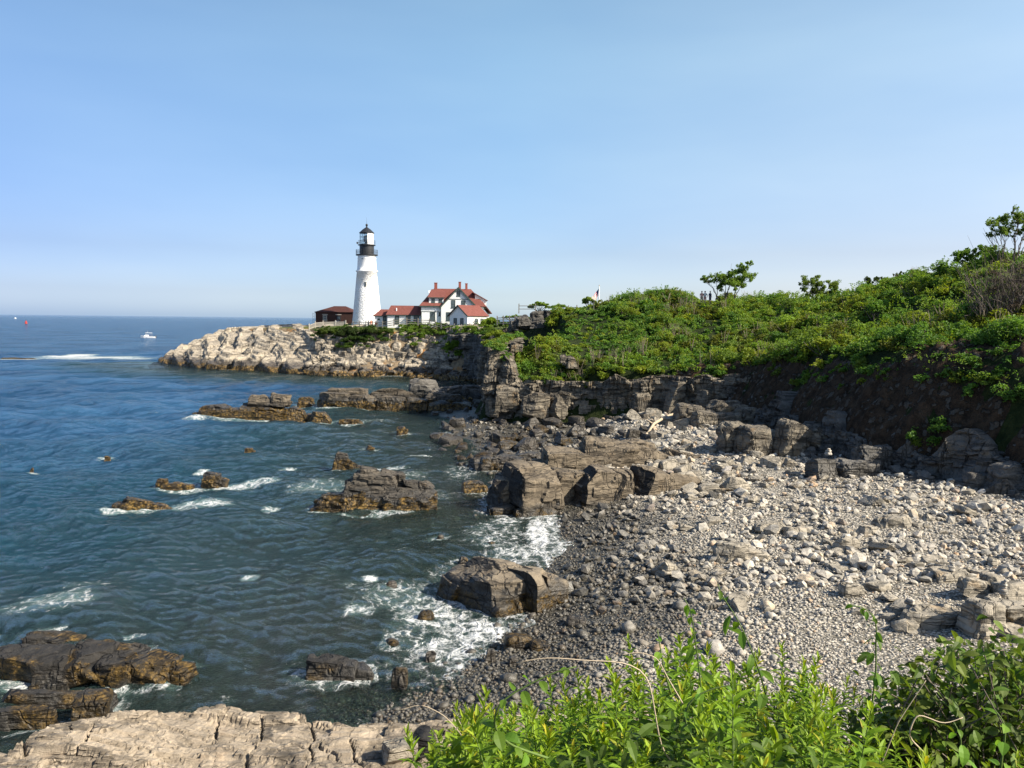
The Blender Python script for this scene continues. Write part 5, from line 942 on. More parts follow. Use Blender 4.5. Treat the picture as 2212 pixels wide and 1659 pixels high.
# ------------------------------------------------------------------ driftwood and cairns
q0, q1, q2, q3 = on_beach(1398, 943), on_beach(1412, 928), on_beach(1435, 915), on_beach(1462, 903)
m = MB(); m.tube([q0 + [0, 0, .25], q1 + [0, 0, .55], q2 + [0, 0, .62], q3 + [0, 0, .55]], [.09, .14, .15, .10], 8); m.tube([q1 + [0, 0, .5], q1 + [-.6, .3, .9], q1 + [-1.3, .4, 1.0]], [.08, .05, .03], 6); m.tube([q0 + [0, 0, .3], q0 + [-.4, -.2, -.1]], [.12, .05], 6)
tag(m.obj('driftwood_log', M['drift'], smooth=True), 'bleached driftwood trunk lying among pale stones below the cliff', 'driftwood')
def cairn(base, zs, label, n, r):
    T_ = thing('cairn', label, 'cairn', base); z = zs
    for k in range(n):
        s_ = r * (1 - .55 * k / n) * rng.uniform(.85, 1.1); v, f = rockblock(6, 3.2, 3, (s_, s_ * .8, s_ * .42), .05); v = v @ rotm(rng.normal(0, .06), rng.normal(0, .06), rng.uniform(0, 3)).T
        MB().add(v + [rng.normal(0, .02), rng.normal(0, .02), z + s_ * .38], f).obj('cairn_stone', M['stone'], T_, True); z += s_ * .74
p_ = on_beach(2062, 1255); cairn((p_[0], p_[1] + .25, p_[2]), .33, 'little pile of stones balanced on the big flat slab', 4, .17)
p_ = on_beach(1972, 1345); cairn((p_[0], p_[1] + .3, p_[2]), .40, 'squat cairn of three brown stones on the shaded block', 3, .20)
p_ = on_beach(2178, 1320); cairn((p_[0], p_[1] + .3, p_[2]), .48, 'tall slim cairn of flat stones near the right edge', 6, .17)
p_ = on_beach(1790, 1030); cairn((p_[0] + .3, p_[1] + .9, p_[2]), 1.30, 'pale cairn on the dark block under the bank', 3, .25)
# ------------------------------------------------------------------ vegetation
def leaves(m, C, size, tint, up=.35, aspect=.55, seed=0):
    """one small pointed leaf face per centre, turned every way but mostly facing up and out"""
    n = len(C); r = np.random.default_rng(seed + n)
    N = r.normal(size=(n, 3)); N[:, 2] = np.abs(N[:, 2]) + up; N /= np.linalg.norm(N, axis=1)[:, None]
    A = np.cross(N, r.normal(size=(n, 3))); A /= np.linalg.norm(A, axis=1)[:, None]; Bv = np.cross(N, A); s = np.asarray(size).reshape(-1, 1) * np.ones((n, 1)); s = s * r.uniform(.7, 1.3, (n, 1))
    V = np.stack([C - A * s * .5, C - A * s * .05 + Bv * s * aspect * .5 + N * s * .08, C + A * s * .55 - N * s * .06, C - A * s * .05 - Bv * s * aspect * .5 + N * s * .08], 1).reshape(-1, 3)
    f = np.arange(4 * n).reshape(n, 4); m.add(V, f, np.repeat(np.asarray(tint).reshape(-1, 3) * np.ones((n, 1)), 4, 0))
def clump_pts(r, n, R, lumps=7, flat=.8, shell=True):
    """points on the surface of a bunch of overlapping puffs"""
    c = r.normal(size=(lumps, 3)); c /= np.linalg.norm(c, axis=1)[:, None]; c *= r.uniform(.2, .85, (lumps, 1)); c[:, 2] = np.abs(c[:, 2]) * .85 if shell else c[:, 2]; rad = r.uniform(.20, .48, lumps)
    k = r.integers(0, lumps, n); d = r.normal(size=(n, 3)); d /= np.linalg.norm(d, axis=1)[:, None]; d[:, 2] = np.where((d[:, 2] < -.35) & shell, -d[:, 2], d[:, 2])
    P_ = c[k] + d * (rad[k] * (r.random(n) ** .5 * (.55 if shell else .95) + (.5 if shell else .1)))[:, None]
    return P_ * np.array([R, R, R * flat]), k
TINTS = np.array([[1, 1, 1], [.78, .95, .9], [1.22, 1.05, .7], [1.45, 1.15, .72], [.62, .80, .85], [.92, .82, .7], [1.1, 1.12, .8], [.70, .72, .62], [.80, .60, .62]])
def scrub_at(P_, R, mm, tint, lsize, dens=1.0, seed=0, flat=.8):
    r = np.random.default_rng(seed); n = int(330 * dens * (R / lsize / 4) ** 2); q, k = clump_pts(r, n, R, r.integers(7, 13), flat)
    tv = (tint * r.uniform(.82, 1.15, (20, 1)))[k] * r.uniform(.8, 1.2, (n, 1)); leaves(mm, q + P_, lsize, tv, .5, .6, seed)
# the mass of scrub that covers the hill (nobody could count it)
mm = MB(); cnt = 0
cand = 9500; X_ = rng.uniform(-6, 74, cand); Y_ = rng.uniform(30, 150, cand)
zz, ss = land(X_, Y_); nzc = f2(X_, Y_, .06, 131, 3); nz2 = f2(X_, Y_, .16, 133, 3)
ok = (ss > np.where((X_ > 20) & (Y_ < 86), np.where(Y_ < 54, 3.0, 3.5), 1.4)) & inview(np.stack([X_, Y_, zz], 1), .10)
# hidden slopes behind the ridge are left out
def ridge_ok(x, y, z):
    t = np.linspace(.72, .97, 9); sx_ = x[:, None] * t; sy_ = y[:, None] * t; hz = landtop(sx_, sy_); lz = CAMZ + (z[:, None] + 1.2 - CAMZ) * t
    si = sdf(sx_, sy_, LAND); return ~((hz > lz + .5) & (si > 2)).any(1)
ok &= ridge_ok(X_, Y_, zz)
idx = np.where(ok)[0]; print('SCRUB', len(idx))
for i in idx:
    x, y, z = X_[i], Y_[i], zz[i]; far = y > 55
    tall = .75 + .5 * (nz2[i] > .05) + .35 * nzc[i]; edge = ss[i] < 3.2
    if -4 < x < 9 and y < 112 and ss[i] < 9 and rng.random() < .45: tall *= .55
    R_ = max(.42, tall * math.exp(rng.normal(0, .30))) * (.8 if edge else 1); k = int(np.clip((nzc[i] * 1.6 + .5) * 7 + rng.normal(0, 1.5), 0, 7)); k = 8 if nz2[i] > .24 and rng.random() < .6 else [4, 1, 0, 6, 2, 0, 3, 2][k] if rng.random() < .86 else int(rng.choice([5, 7, 3]))
    bare = (abs(x - 38) < 2.4 and abs(y - 73) < 3)
    if bare: continue
    ppx = CX + x / y * F
    if y > 95 and (1212 < ppx < 1312 or 1500 < ppx < 1552): R_ *= .62
    scrub_at(np.array([x, y, z - .1 * R_]), R_, mm, TINTS[k], .25 * (y / 80) ** .6, .85, 5000 + int(i), .85)
# upright sprigs and bare twigs break the outline of the mass
tw = MB()
for i in rng.choice(idx, 3000):
    x, y, z = X_[i] + rng.normal(0, .5), Y_[i] + rng.normal(0, .5), zz[i]; r = np.random.default_rng(int(i) + 40000); h0 = .5 + .5 * r.random(); h1 = h0 + r.uniform(.35, 1.0)
    ppx = CX + x / y * F
    if y > 95 and (1212 < ppx < 1312 or 1500 < ppx < 1552): continue
    if nz2[i] > .24 and r.random() < .35:
        for _ in range(5): tw.tube([(x, y, z), (x + r.normal(0, .4), y + r.normal(0, .4), z + h1 + r.uniform(0, .5))], [.03, .012], 3, False)
        continue
    n = int(r.integers(9, 18)); t_ = r.random(n); lean = r.normal(0, .25, 2); C_ = np.stack([x + lean[0] * t_ + r.normal(0, .10, n), y + lean[1] * t_ + r.normal(0, .10, n), z + h0 + (h1 - h0) * t_], 1); leaves(mm, C_, .20 * (y / 80) ** .6, TINTS[int(r.choice([0, 1, 2, 6, 4, 0]))] * r.uniform(.8, 1.3), .2, .5, int(i))
tag(tw.obj('scrub_twigs', M['twig2']), 'bare grey twigs standing in the hillside scrub', kind='stuff')
me = mm.mesh('scrub', M['scrub']); o = bpy.data.objects.new('scrub', me); COL.objects.link(o); tag(o, 'dense green scrub spread over the whole hill', kind='stuff')
# trailing scrub hanging over the lip of the bank and cliff
mm = MB()
for a, b, w_ in zip(LAND[0:9], LAND[1:10], range(9)):
    a = np.array(a); b = np.array(b); L_ = np.hypot(*(b - a))
    for k in range(int(L_ / (.85 if w_ < 6 else .55))):
        q = a + (b - a) * rng.random(); ins = rng.uniform(3.0, 4.0) if w_ < 6 else rng.uniform(1.0, 2.4); d_ = np.array([.9, .44]) if w_ < 6 else np.array([.3, .95]); x, y = q + d_ * ins; z = float(land(np.array([x]), np.array([y]))[0][0]); scrub_at(np.array([x, y, z]), rng.uniform(.45, .95), mm, TINTS[int(rng.choice([0, 1, 2, 4, 7, 5]))], .20, 1.2, 9000 + cnt, .9); cnt += 1
for px, py, r_ in [(1985, 940, .9), (2035, 930, 1.0), (2010, 965, .8), (1130, 820, .8), (1150, 790, 1.0), (1110, 760, .9), (1180, 800, 1.0), (1215, 805, .9), (1160, 745, .9), (1560, 800, .8), (1590, 815, .8)]:
    q = None
    for D in np.arange(40, 120, .5):
        q = WD(px, py, D); z = float(land(q[0:1], q[1:2])[0][0])
        if z > q[2] - .1 and float(sdf(q[0:1], q[1:2], LAND)[0]) > -.5: break
    for j in range(5): scrub_at(q + rng.normal(0, .7, 3) * [1, .6, .5], r_ * rng.uniform(.6, 1), mm, TINTS[int(rng.choice([1, 4, 5, 2]))] * .9, .20, 1.1, 9500 + cnt, 1.0); cnt += 1
for pts_, ins_ in (([(11, 88), (6, 90), (3, 90), (-3.3, 93), (-4.3, 102), (-1.4, 115)], (.9, 2.6)), ([(-1.4, 115), (-3.7, 135), (-6.4, 150), (-9, 158), (-12, 162)], (1.2, 3.2))):
    for a, b in zip(pts_[:-1], pts_[1:]):
        a = np.array(a, float); b = np.array(b, float); L_ = np.hypot(*(b - a)); t_ = (b - a) / L_; n_ = np.array([-t_[1], t_[0]])
        if sdf(*(((a + b) / 2 + n_ * .8)[:, None]), LAND)[0] < sdf(*(((a + b) / 2 - n_ * .8)[:, None]), LAND)[0]: n_ = -n_
        for k in range(int(L_ / .42)):
            q = a + (b - a) * rng.random() + n_ * rng.uniform(*ins_); z = topz(q) if a[1] < 116 and b[1] < 116 else min(float(landtop(np.array([q[0] + 2.0]), np.array([q[1] + 1]))[0]) - 1.0, 9.0)
            if abs(q[0] - 1) > 4 and rng.random() < .12: continue
            scrub_at(np.array([q[0], q[1], z + .15]), rng.uniform(.4, .85), mm, TINTS[int(rng.choice([0, 1, 2, 7, 5, 4]))], .20 if a[1] < 116 else .26, 1.1, 9800 + cnt, .9); cnt += 1
def hitland(px, py, d0, d1):
    for D in np.arange(d0, d1, .5):
        q = WD(px, py, D)
        if float(land(q[0:1], q[1:2])[0][0]) > q[2] - .05: return q
    return WD(px, py, d1)
for n_, x0, x1, y0, y1, tn, ls in [(60, 672, 850, 706, 738, (.42, .50, .55), .30), (70, 855, 1010, 702, 728, (.95, 1.0, .85), .28), (26, 955, 1005, 725, 772, (.85, .95, .7), .28), (12, 880, 950, 725, 748, (.8, .8, .6), .26), (40, 1000, 1060, 695, 716, (1.0, .98, .75), .28), (16, 730, 800, 738, 752, (.45, .5, .5), .28)]:
    for _ in range(n_):
        q = hitland(rng.uniform(x0, x1), rng.uniform(y0, y1), 140, 200); scrub_at(q + [0, -.9, .1], rng.uniform(.6, 1.15), mm, np.array(tn) * rng.uniform(.8, 1.2), ls, 1.0, 9900 + cnt, .8); cnt += 1
me = mm.mesh('overhanging_scrub', M['scrub']); o = bpy.data.objects.new('overhanging_scrub', me); COL.objects.link(o); tag(o, 'scrub trailing over the lips of cliff, bank and lighthouse point', kind='stuff')
def limb(m, a, b, r0_, r1_, r, n=5, wob=.12, k=6):
    a = np.array(a, float); b = np.array(b, float); L_ = np.linalg.norm(b - a); P_ = [a + (b - a) * t + (r.normal(0, wob * L_ * .3, 3) if 0 < t < 1 else 0) for t in np.linspace(0, 1, n)]
    m.tube(P_, np.linspace(r0_, r1_, n), k); return P_
def tree(name, label, cat, base, puffs, trunks, leaf, mat, tint=(1, 1, 1), dens=1.0, seed=0, bark='bark', twigs=0, group=None, fill=1.0):
    """puffs: (dx, dy, dz, radius) leaf clumps; trunks: stems from the base that branch to every puff"""
    r = np.random.default_rng(seed); T_ = thing(name, label, cat, base, 0, group); m = MB(); mm = MB()
    for q in puffs:
        t0 = trunks[int(np.argmin([abs(t[0] - q[0] * .5) for t in trunks]))]; j = np.array([t0[0] + (q[0] - t0[0]) * .35, q[1] * .35, q[2] * .45])
        t0 = (t0[0], t0[1] * .5); limb(m, (t0[0], 0, -.4), j, t0[1], t0[1] * .62, r); tip = np.array(q[:3]); limb(m, j, tip, t0[1] * .6, t0[1] * .2, r)
        for _ in range(3 + twigs): limb(m, j + (tip - j) * r.uniform(.3, .9), tip + r.normal(0, q[3] * .45, 3), t0[1] * .26, .012, r, 4, .2, 4)
        n = int(720 * dens * (q[3] / leaf / 3.2) ** 2); ofs = r.normal(size=(11, 3)); ofs *= (q[3] * r.uniform(.3, 1.25, (11, 1)) / np.linalg.norm(ofs, axis=1)[:, None]) * [1, 1, .7]; sid = r.integers(0, 11, n); srad = r.uniform(.22, .62, 11)
        pt, k = clump_pts(r, n, q[3], 12, .9, False); pt = pt * srad[sid][:, None] + ofs[sid]; keep = r.random(n) < fill
        leaves(mm, (pt + np.array(q[:3]))[keep], leaf, (np.array(tint) * r.uniform(.75, 1.2, (20, 1)))[k][keep], .15, .6, seed)
    m.obj('trunk', M[bark], T_); o = bpy.data.objects.new('crown', mm.mesh('crown', M[mat])); COL.objects.link(o); o.parent = T_
    return T_
def pxd(D): return D / F
u = pxd(117); B0 = WD(1568, 640, 117)
def puffpx(base, D, lst): return [((a - base[0]) * pxd(D), rng.normal(0, .5), (base[1] - b) * pxd(D), r_ * pxd(D)) for a, b, r_ in lst]
tree('wind_bent_tree', 'wind bent tree on the hill crest with open branches, beside three walkers', 'tree', B0, puffpx((1568, 640), 117, [(1600, 582, 20), (1612, 600, 16), (1585, 595, 20), (1565, 603, 17), (1545, 600, 13), (1530, 605, 11), (1520, 603, 7), (1577, 612, 18), (1595, 610, 15), (1558, 618, 13)]), [(-1.2, .13), (0, .16), (1.2, .14)], .15, 'tree', (1.0, 1.05, .9), .9, 11, twigs=2)
tree('round_bush_tree', 'separate broad bushy tree standing alone on the skyline right of the wind bent tree', 'tree', WD(1772, 648, 109), puffpx((1772, 648), 109, [(1740, 612, 14), (1752, 606, 13), (1768, 618, 17), (1790, 612, 16), (1805, 620, 12), (1775, 632, 16), (1750, 628, 14), (1800, 634, 12), (1735, 626, 8)]), [(-.8, .10), (.6, .11)], .145, 'tree', (.95, .9, .8), 1.0, 12, twigs=2)
tree('dark_skyline_bush', 'dark flat topped bush where the long right hand slope begins', 'bush', WD(1895, 625, 101), puffpx((1895, 625), 101, [(1880, 606, 10), (1893, 602, 9), (1906, 605, 9), (1918, 608, 8), (1935, 598, 10), (1950, 594, 9), (1965, 590, 9), (1980, 588, 8)]), [(-.4, .08), (.4, .08), (2.5, .07)], .18, 'dark_leaf', (1.3, 1.2, 1), 1.0, 13, twigs=1)
tree('dark_skyline_bush', 'dark green bush on the upper right slope below the tallest tree', 'bush', WD(2090, 565, 85), puffpx((2090, 565), 85, [(2070, 553, 14), (2088, 545, 16), (2105, 540, 16), (2125, 545, 16), (2142, 540, 14), (2085, 565, 14), (2115, 560, 15)]), [(-.6, .07), (.8, .07)], .17, 'scrub', (.85, .95, .9), 1.0, 14)
tree('tall_crooked_tree', 'tallest tree, crooked and thinly leaved, cut by the right picture edge', 'tree', WD(2178, 590, 78), puffpx((2178, 590), 78, [(2134, 490, 16), (2150, 500, 14), (2138, 508, 9), (2163, 480, 18), (2180, 468, 20), (2198, 474, 19), (2172, 497, 14), (2208, 492, 18), (2190, 504, 12), (2218, 470, 17), (2226, 500, 18), (2204, 520, 10), (2240, 480, 20)]), [(-.6, .13), (.5, .15), (1.4, .13)], .125, 'tree', (1.05, 1.05, .9), .9, 15, twigs=4, fill=.8)
r = np.random.default_rng(77)
bb = WD(2185, 690, 61); T_ = thing('dead_bush', 'large brown leafless thicket at the right edge under the crooked tree', 'bush', bb); m = MB(); mm = MB()
for k in range(120):
    a = np.array([r.uniform(-2.0, 2.4), r.uniform(-.8, 1.2), r.uniform(-.6, .4)]); b = a + [r.normal(0, .9), r.normal(0, .4), r.uniform(1.8, 4.4)]; pp = limb(m, a, b, r.uniform(.025, .06), .012, r, 5, .25, 4)
    for _ in range(4): limb(m, pp[r.integers(1, 4)], pp[-1] + r.normal(0, .8, 3), .018, .008, r, 4, .2, 3)
m.obj('stems', M['bark'], T_)
for k in range(46):
    q, kk = clump_pts(r, 240, r.uniform(.5, .9), 6); leaves(mm, q + [r.uniform(-2.0, 2.6), r.uniform(-.8, 1.2), r.uniform(.2, 4.2)], .10, (np.array([1, 1, 1]) * r.uniform(.6, 1.2, (20, 1)))[kk], .1, .4, k)
o = bpy.data.objects.new('dry_foliage', mm.mesh('dry_foliage', M['brown_leaf'])); COL.objects.link(o); o.parent = T_
# taller shrubs that stand out of the scrub, each a thing
SH = []
for k in range(6):
    r = np.random.default_rng(820 + k); mm = MB(); m = MB(); q, kk = clump_pts(r, 1300, 1.0, 15, 1.0); tv = (TINTS[[0, 2, 6, 3, 1, 4][k]] * r.uniform(.75, 1.25, (20, 1)))[kk]; leaves(mm, q + [0, 0, .25], .135, tv, .45, .6, k)
    for j in range(9): limb(m, (r.normal(0, .08), r.normal(0, .08), -.5), (r.normal(0, .5), r.normal(0, .5), r.uniform(.4, .95)), .035, .012, r, 4, .2, 4)
    SH.append((m.mesh('stems', M['bark']), mm.mesh('foliage', M['scrub'])))
pick = rng.permutation(idx); used = []
for i in pick:
    if len(used) >= 110: break
    x, y = X_[i], Y_[i]
    ppx = CX + x / y * F
    if (y > 92 and (1190 < ppx < 1325 or 1485 < ppx < 1640 or 1715 < ppx < 1830)) or ss[i] < 4 or any((x - a) ** 2 + (y - b) ** 2 < 5 for a, b in used): continue
    used.append((x, y)); T_ = thing('shrub', 'rounded leafy shrub rising a little above the scrub on the hillside', 'shrub', (x, y, zz[i] + .35), rng.uniform(0, 6.28), 'shrubs rising out of the hillside scrub'); s_ = rng.uniform(.9, 1.6); T_.scale = (s_, s_, s_ * rng.uniform(.75, 1.05)); v_ = SH[rng.integers(6)]
    for nm, me in zip(('stems', 'foliage'), v_): o = bpy.data.objects.new(nm, me); COL.objects.link(o); o.parent = T_
# shrubs one can tell apart on the headland and the knoll
def shrub(label, px, py, D, wpx, hpx, mat, tint, n=9, leaf=.3, seed=0, group=None, name='shrub'):
    
    for D2 in np.arange(D - 30, D + 14, .5):
        base = WD(px, py, D2)
        if float(land(base[0:1], base[1:2])[0][0]) > base[2] - .05: break
    base = base + np.array([0, -1.0, 0]); D = D2; uu = pxd(D); r = np.random.default_rng(seed); T_ = thing(name, label, 'shrub', base, 0, group); m = MB(); mm = MB()
    for k in range(n):
        t = (k + .5) / n * 2 - 1; rad = hpx * uu * r.uniform(.42, .62) * (1 - .35 * abs(t)); cpos = np.array([t * wpx * uu * .45, r.normal(0, .5), hpx * uu * (1 - .5 * t * t) - rad * .9])
        cnt_ = int(190 * (rad / leaf) ** 2 / 3); q, kk = clump_pts(r, cnt_, rad, 7, .9); leaves(mm, q + cpos - [0, 0, rad * .3], leaf, (np.array(tint) * r.uniform(.75, 1.25, (20, 1)))[kk], .4, .6, seed + k)
        limb(m, (t * .4, 0, -.5), cpos, .08, .03, r, 4)
    m.obj('stems', M['bark'], T_); o = bpy.data.objects.new('foliage', mm.mesh('foliage', M[mat])); COL.objects.link(o); o.parent = T_
for a in [('dark dense shrub hiding the foot of the tower on its left', 752, 730, 186, 46, 30, 'dark_leaf', (1, 1, 1)), ('dark shrub hiding the foot of the tower on its right', 798, 728, 184, 46, 28, 'dark_leaf', (1.1, 1.1, 1)), ('shrub below the pale fence near the brick building', 712, 728, 189, 58, 26, 'dark_leaf', (1.5, 1.45, 1)), ('lower dark shrub on the face below the tower', 770, 742, 181, 60, 22, 'dark_leaf', (1.1, 1.2, 1)), ('shrub at the top of the pale rock right of the tower', 835, 722, 180, 34, 14, 'dark_leaf', (1.5, 1.5, 1)), ('wide low green bush in front of the annex', 905, 706, 178, 66, 11, 'scrub', (.75, .8, .8)), ('bright green bush in front of the main house', 942, 708, 177, 74, 13, 'scrub', (.95, 1.0, .8)), ('low bush in front of the outbuilding', 985, 710, 172, 60, 8, 'scrub', (.8, .85, .7)), ('grassy bush covering the slope below the house', 930, 724, 173, 110, 18, 'scrub', (.9, .85, .75)), ('yellow green bush against the right end of the outbuilding', 1060, 706, 160, 42, 24, 'scrub', (1.2, 1.1, .8)), ('green bush right of the outbuilding below the fence', 1095, 712, 150, 60, 22, 'scrub', (.8, .85, .8)), ('olive bush over the top of the shaded cliff by the cove', 1050, 722, 146, 70, 18, 'scrub', (.7, .72, .65)), ('olive scrub patch falling down the gully right of the pale face', 985, 760, 166, 34, 34, 'scrub', (.75, .8, .6)), ('light green bush on the brow of the near cliff corner', 1072, 735, 112, 60, 26, 'scrub', (1.3, 1.1, .7)), ('bush on top of the small rocky knoll', 1165, 668, 141, 44, 20, 'tree', (1.2, 1.2, 1)), ('rounded bush right of the knoll fence', 1208, 668, 138, 36, 14, 'tree', (1.1, 1.1, 1)), ('skyline bush along the far fence', 1115, 690, 152, 70, 12, 'scrub', (.9, .95, .8)), ('pale green shrub with twigs near the flagpole', 1272, 658, 126, 24, 22, 'tree', (1.5, 1.3, 1.1))]:
    shrub(*a, seed=600 + int(a[1]), leaf=.28 if a[3] > 150 else .2)
rock('knoll_outcrop', 'dark jointed rock outcrop on the small knoll left of the hill', 'rock outcrop', 'shade', WD(1150, 700, 136) - np.array([0, 0, 1.0]), [(-1.5, 0, 0, 2.4, 2, 2.6, 10, 0, 0), (.8, .2, .3, 2.6, 2, 2.9, -5, 0, -4), (2.6, .3, .6, 2.2, 2, 2.9, 8, 0, 8), (-3.2, .3, -.5, 1.8, 2, 2.0, 0, 0, 0)], None, 14, .8, .3, foam=False)
rock('slope_outcrop', 'two pale boulders showing through the scrub above the near cliff', 'rock outcrop', 'cliff', WD(1115, 750, 100) + np.array([0, 0, -.6]), [(0, 0, 0, 1.6, 1.2, 1.2, 10, 0, 0), (-1.6, .2, -.1, 1.6, 1.0, .9, 0, 0, 8)], None, 10, .6, .2, foam=False)  # two adjoining boulders kept in one mesh
rock('slope_outcrop', 'tan rock face in the scrub right of the near cliff corner', 'rock outcrop', 'cliff', WD(1235, 775, 93.2) + np.array([0, 0, -.6]), [(0, 0, -.6, 1.2, 1.2, 1.5, 10, 0, 0), (-.9, .2, -.2, 1.0, 1.0, 1.3, 0, 0, -8)], None, 10, .6, .2, foam=False)
# ------------------------------------------------------------------ foreground plants
def blade(L_, w, curl, fold, seg=5, base=.12):
    """a lance shaped leaf along +x, drooping by curl"""
    t = np.linspace(0, 1, seg + 1); x = L_ * np.sin(t * curl) / max(curl, 1e-3); z = -L_ * (1 - np.cos(t * curl)) / max(curl, 1e-3); ww = w * np.sin(np.clip(base + t * (1 - base), 0, 1) * PI) ** .8 * (1 - .25 * t); ww[-1] = 0
    V = []; 
    for i in range(seg + 1): V += [(x[i], -ww[i], z[i] + fold * ww[i]), (x[i], 0, z[i]), (x[i], ww[i], z[i] + fold * ww[i])]
    f = [[3 * i + j, 3 * i + 3 + j, 3 * i + 4 + j, 3 * i + 1 + j] for i in range(seg) for j in range(2)]
    return np.array(V), np.array(f)
def goldenrod(name, h, seed, nl=64, L_=.125, w=.0165, dim=1.0):
    r = np.random.default_rng(seed); m = MB(); s = MB(); lean = r.normal(0, .05, 2); pos = lambda t: np.array([lean[0] * t * t * h * 2, lean[1] * t * t * h * 2, t * h])
    s.tube([pos(t) for t in np.linspace(0, 1, 7)], np.linspace(.006, .002, 7), 5)
    for k in range(nl):
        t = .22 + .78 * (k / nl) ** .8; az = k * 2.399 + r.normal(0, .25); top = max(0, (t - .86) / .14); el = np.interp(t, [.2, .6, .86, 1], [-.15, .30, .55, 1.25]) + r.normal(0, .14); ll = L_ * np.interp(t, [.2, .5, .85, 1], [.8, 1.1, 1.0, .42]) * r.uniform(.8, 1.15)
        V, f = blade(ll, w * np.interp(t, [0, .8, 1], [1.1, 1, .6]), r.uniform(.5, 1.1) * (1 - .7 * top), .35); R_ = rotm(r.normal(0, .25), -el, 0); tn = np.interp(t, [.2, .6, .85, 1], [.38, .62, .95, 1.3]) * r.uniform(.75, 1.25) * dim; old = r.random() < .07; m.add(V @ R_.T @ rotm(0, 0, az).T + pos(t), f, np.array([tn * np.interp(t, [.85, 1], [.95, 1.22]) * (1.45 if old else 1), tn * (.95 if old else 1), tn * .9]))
    return s.mesh(name + '_stem', M['greenstem']), m.mesh(name + '_leaves', M['golden'])
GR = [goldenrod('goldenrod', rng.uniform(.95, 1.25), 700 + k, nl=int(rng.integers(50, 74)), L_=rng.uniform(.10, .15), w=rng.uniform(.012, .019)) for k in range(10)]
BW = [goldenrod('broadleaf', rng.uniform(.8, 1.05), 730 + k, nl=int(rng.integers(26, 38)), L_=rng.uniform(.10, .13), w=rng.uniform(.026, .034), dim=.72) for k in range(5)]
def put_plant(name, label, cat, group, meshes, loc, rz, sc, tilt=(0, 0)):
    T_ = thing(name, label, cat, loc, rz, group); T_.scale = (sc,) * 3; T_.rotation_euler = (tilt[0], tilt[1], rz)
    for nm, me in zip(('stem', 'leaves'), meshes): o = bpy.data.objects.new(nm, me); COL.objects.link(o); o.parent = T_
    return T_
def top_env(px): return np.interp(px, [900, 960, 1020, 1100, 1180, 1260, 1340, 1420, 1500, 1560, 1640, 1720, 1790, 1850, 1900, 1980, 2100, 2212, 2300], [1650, 1605, 1565, 1540, 1510, 1480, 1440, 1410, 1395, 1425, 1435, 1425, 1465, 1510, 1530, 1550, 1560, 1550, 1550])
npl = 0
for k in range(2600):
    if npl >= 360: break
    px = rng.uniform(930, 2380) if rng.random() < .62 else rng.uniform(930, 1250) if rng.random() < .4 else rng.uniform(1250, 1780) if rng.random() < .75 else rng.uniform(2380, 2900); Y = 2.5 + 3.0 * rng.random(); top = WD(px, top_env(px) + abs(rng.normal(0, 1)) * np.interp(px, [1000, 1300], [16, 34]) + (5.5 - Y) * np.interp(px, [1000, 1300], [4, 42]) - 25, Y); g_ = float(slopez(np.array([top[0]]), np.array([Y]))[0]); h = top[2] - g_
    if h < .45 or h > 1.75: continue
    if rng.random() < .2: put_plant('broadleaf_weed', 'broad leaved green weed growing between the goldenrod stems', 'plant', 'broad leaved weeds in the foreground thicket', BW[rng.integers(5)], (top[0], Y, g_ - .03), rng.uniform(0, 6.28), h / 1.05, (rng.normal(0, .09), rng.normal(0, .09))); npl += 1; continue
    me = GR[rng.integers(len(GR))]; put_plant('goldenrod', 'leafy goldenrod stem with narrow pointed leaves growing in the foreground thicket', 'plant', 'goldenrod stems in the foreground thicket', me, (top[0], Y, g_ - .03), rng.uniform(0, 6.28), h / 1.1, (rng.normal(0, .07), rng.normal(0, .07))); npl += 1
def ovate(L_, w, curl, fold=.25): return blade(L_, w, curl, fold, 5, .05)
def vine(label, px_pts, leaf_spec, seed, rad=.005, mat='vine', name='vine', tint=1.0, cat='vine', step=.05, group=None):
    r = np.random.default_rng(seed); P_ = np.array([WD(a, b, d) for a, b, d in px_pts]); o0 = P_[0].copy(); P_ = P_ - o0
    seg = np.linalg.norm(np.diff(P_, axis=0), axis=1); cum = np.concatenate([[0], np.cumsum(seg)]); tt = np.linspace(0, cum[-1], max(8, int(cum[-1] / .03))); C = np.stack([np.interp(tt, cum, P_[:, i]) for i in range(3)], 1)
    for _ in range(4): C[1:-1] = (C[:-2] + C[1:-1] * 2 + C[2:]) / 4
    T_ = thing(name, label, cat, o0, 0, group); MB().tube(C, np.linspace(rad, rad * .45, len(C)), 6).obj('stem', M['greenstem'], T_, True); m = MB(); n = int(cum[-1] / step)
    for k in range(n):
        i = int((k + .5) / n * (len(C) - 1)); t = C[min(i + 1, len(C) - 1)] - C[max(i - 1, 0)]; az0 = math.atan2(t[1], t[0]); az = az0 + (1.25 if k % 2 else -1.25) + r.normal(0, .5); ll = leaf_spec[0] * r.uniform(.65, 1.15) * (1 - .45 * (k / n) ** 3); V, f = ovate(ll, leaf_spec[1] * ll, r.uniform(.4, 1.2)); tn = r.uniform(.75, 1.25) * tint
        V = V + [ll * .25, 0, 0]; R_ = rotm(r.normal(0, .5), r.uniform(-.5, .75), 0); m.add(V @ R_.T @ rotm(0, 0, az).T + C[i], f, np.array([tn * r.uniform(.9, 1.15), tn, tn]))
    o = bpy.data.objects.new('leaves', m.mesh('leaves', M[mat])); COL.objects.link(o); o.parent = T_
vine('bittersweet vine arching up to the left and back over the pebbles with round toothed leaves', [(1190, 1640, 2.7), (1100, 1610, 2.6), (1062, 1570, 2.5), (1070, 1520, 2.5), (1110, 1495, 2.5), (1160, 1470, 2.5), (1210, 1445, 2.5), (1245, 1440, 2.5)], (.065, .34), 1, step=.038)
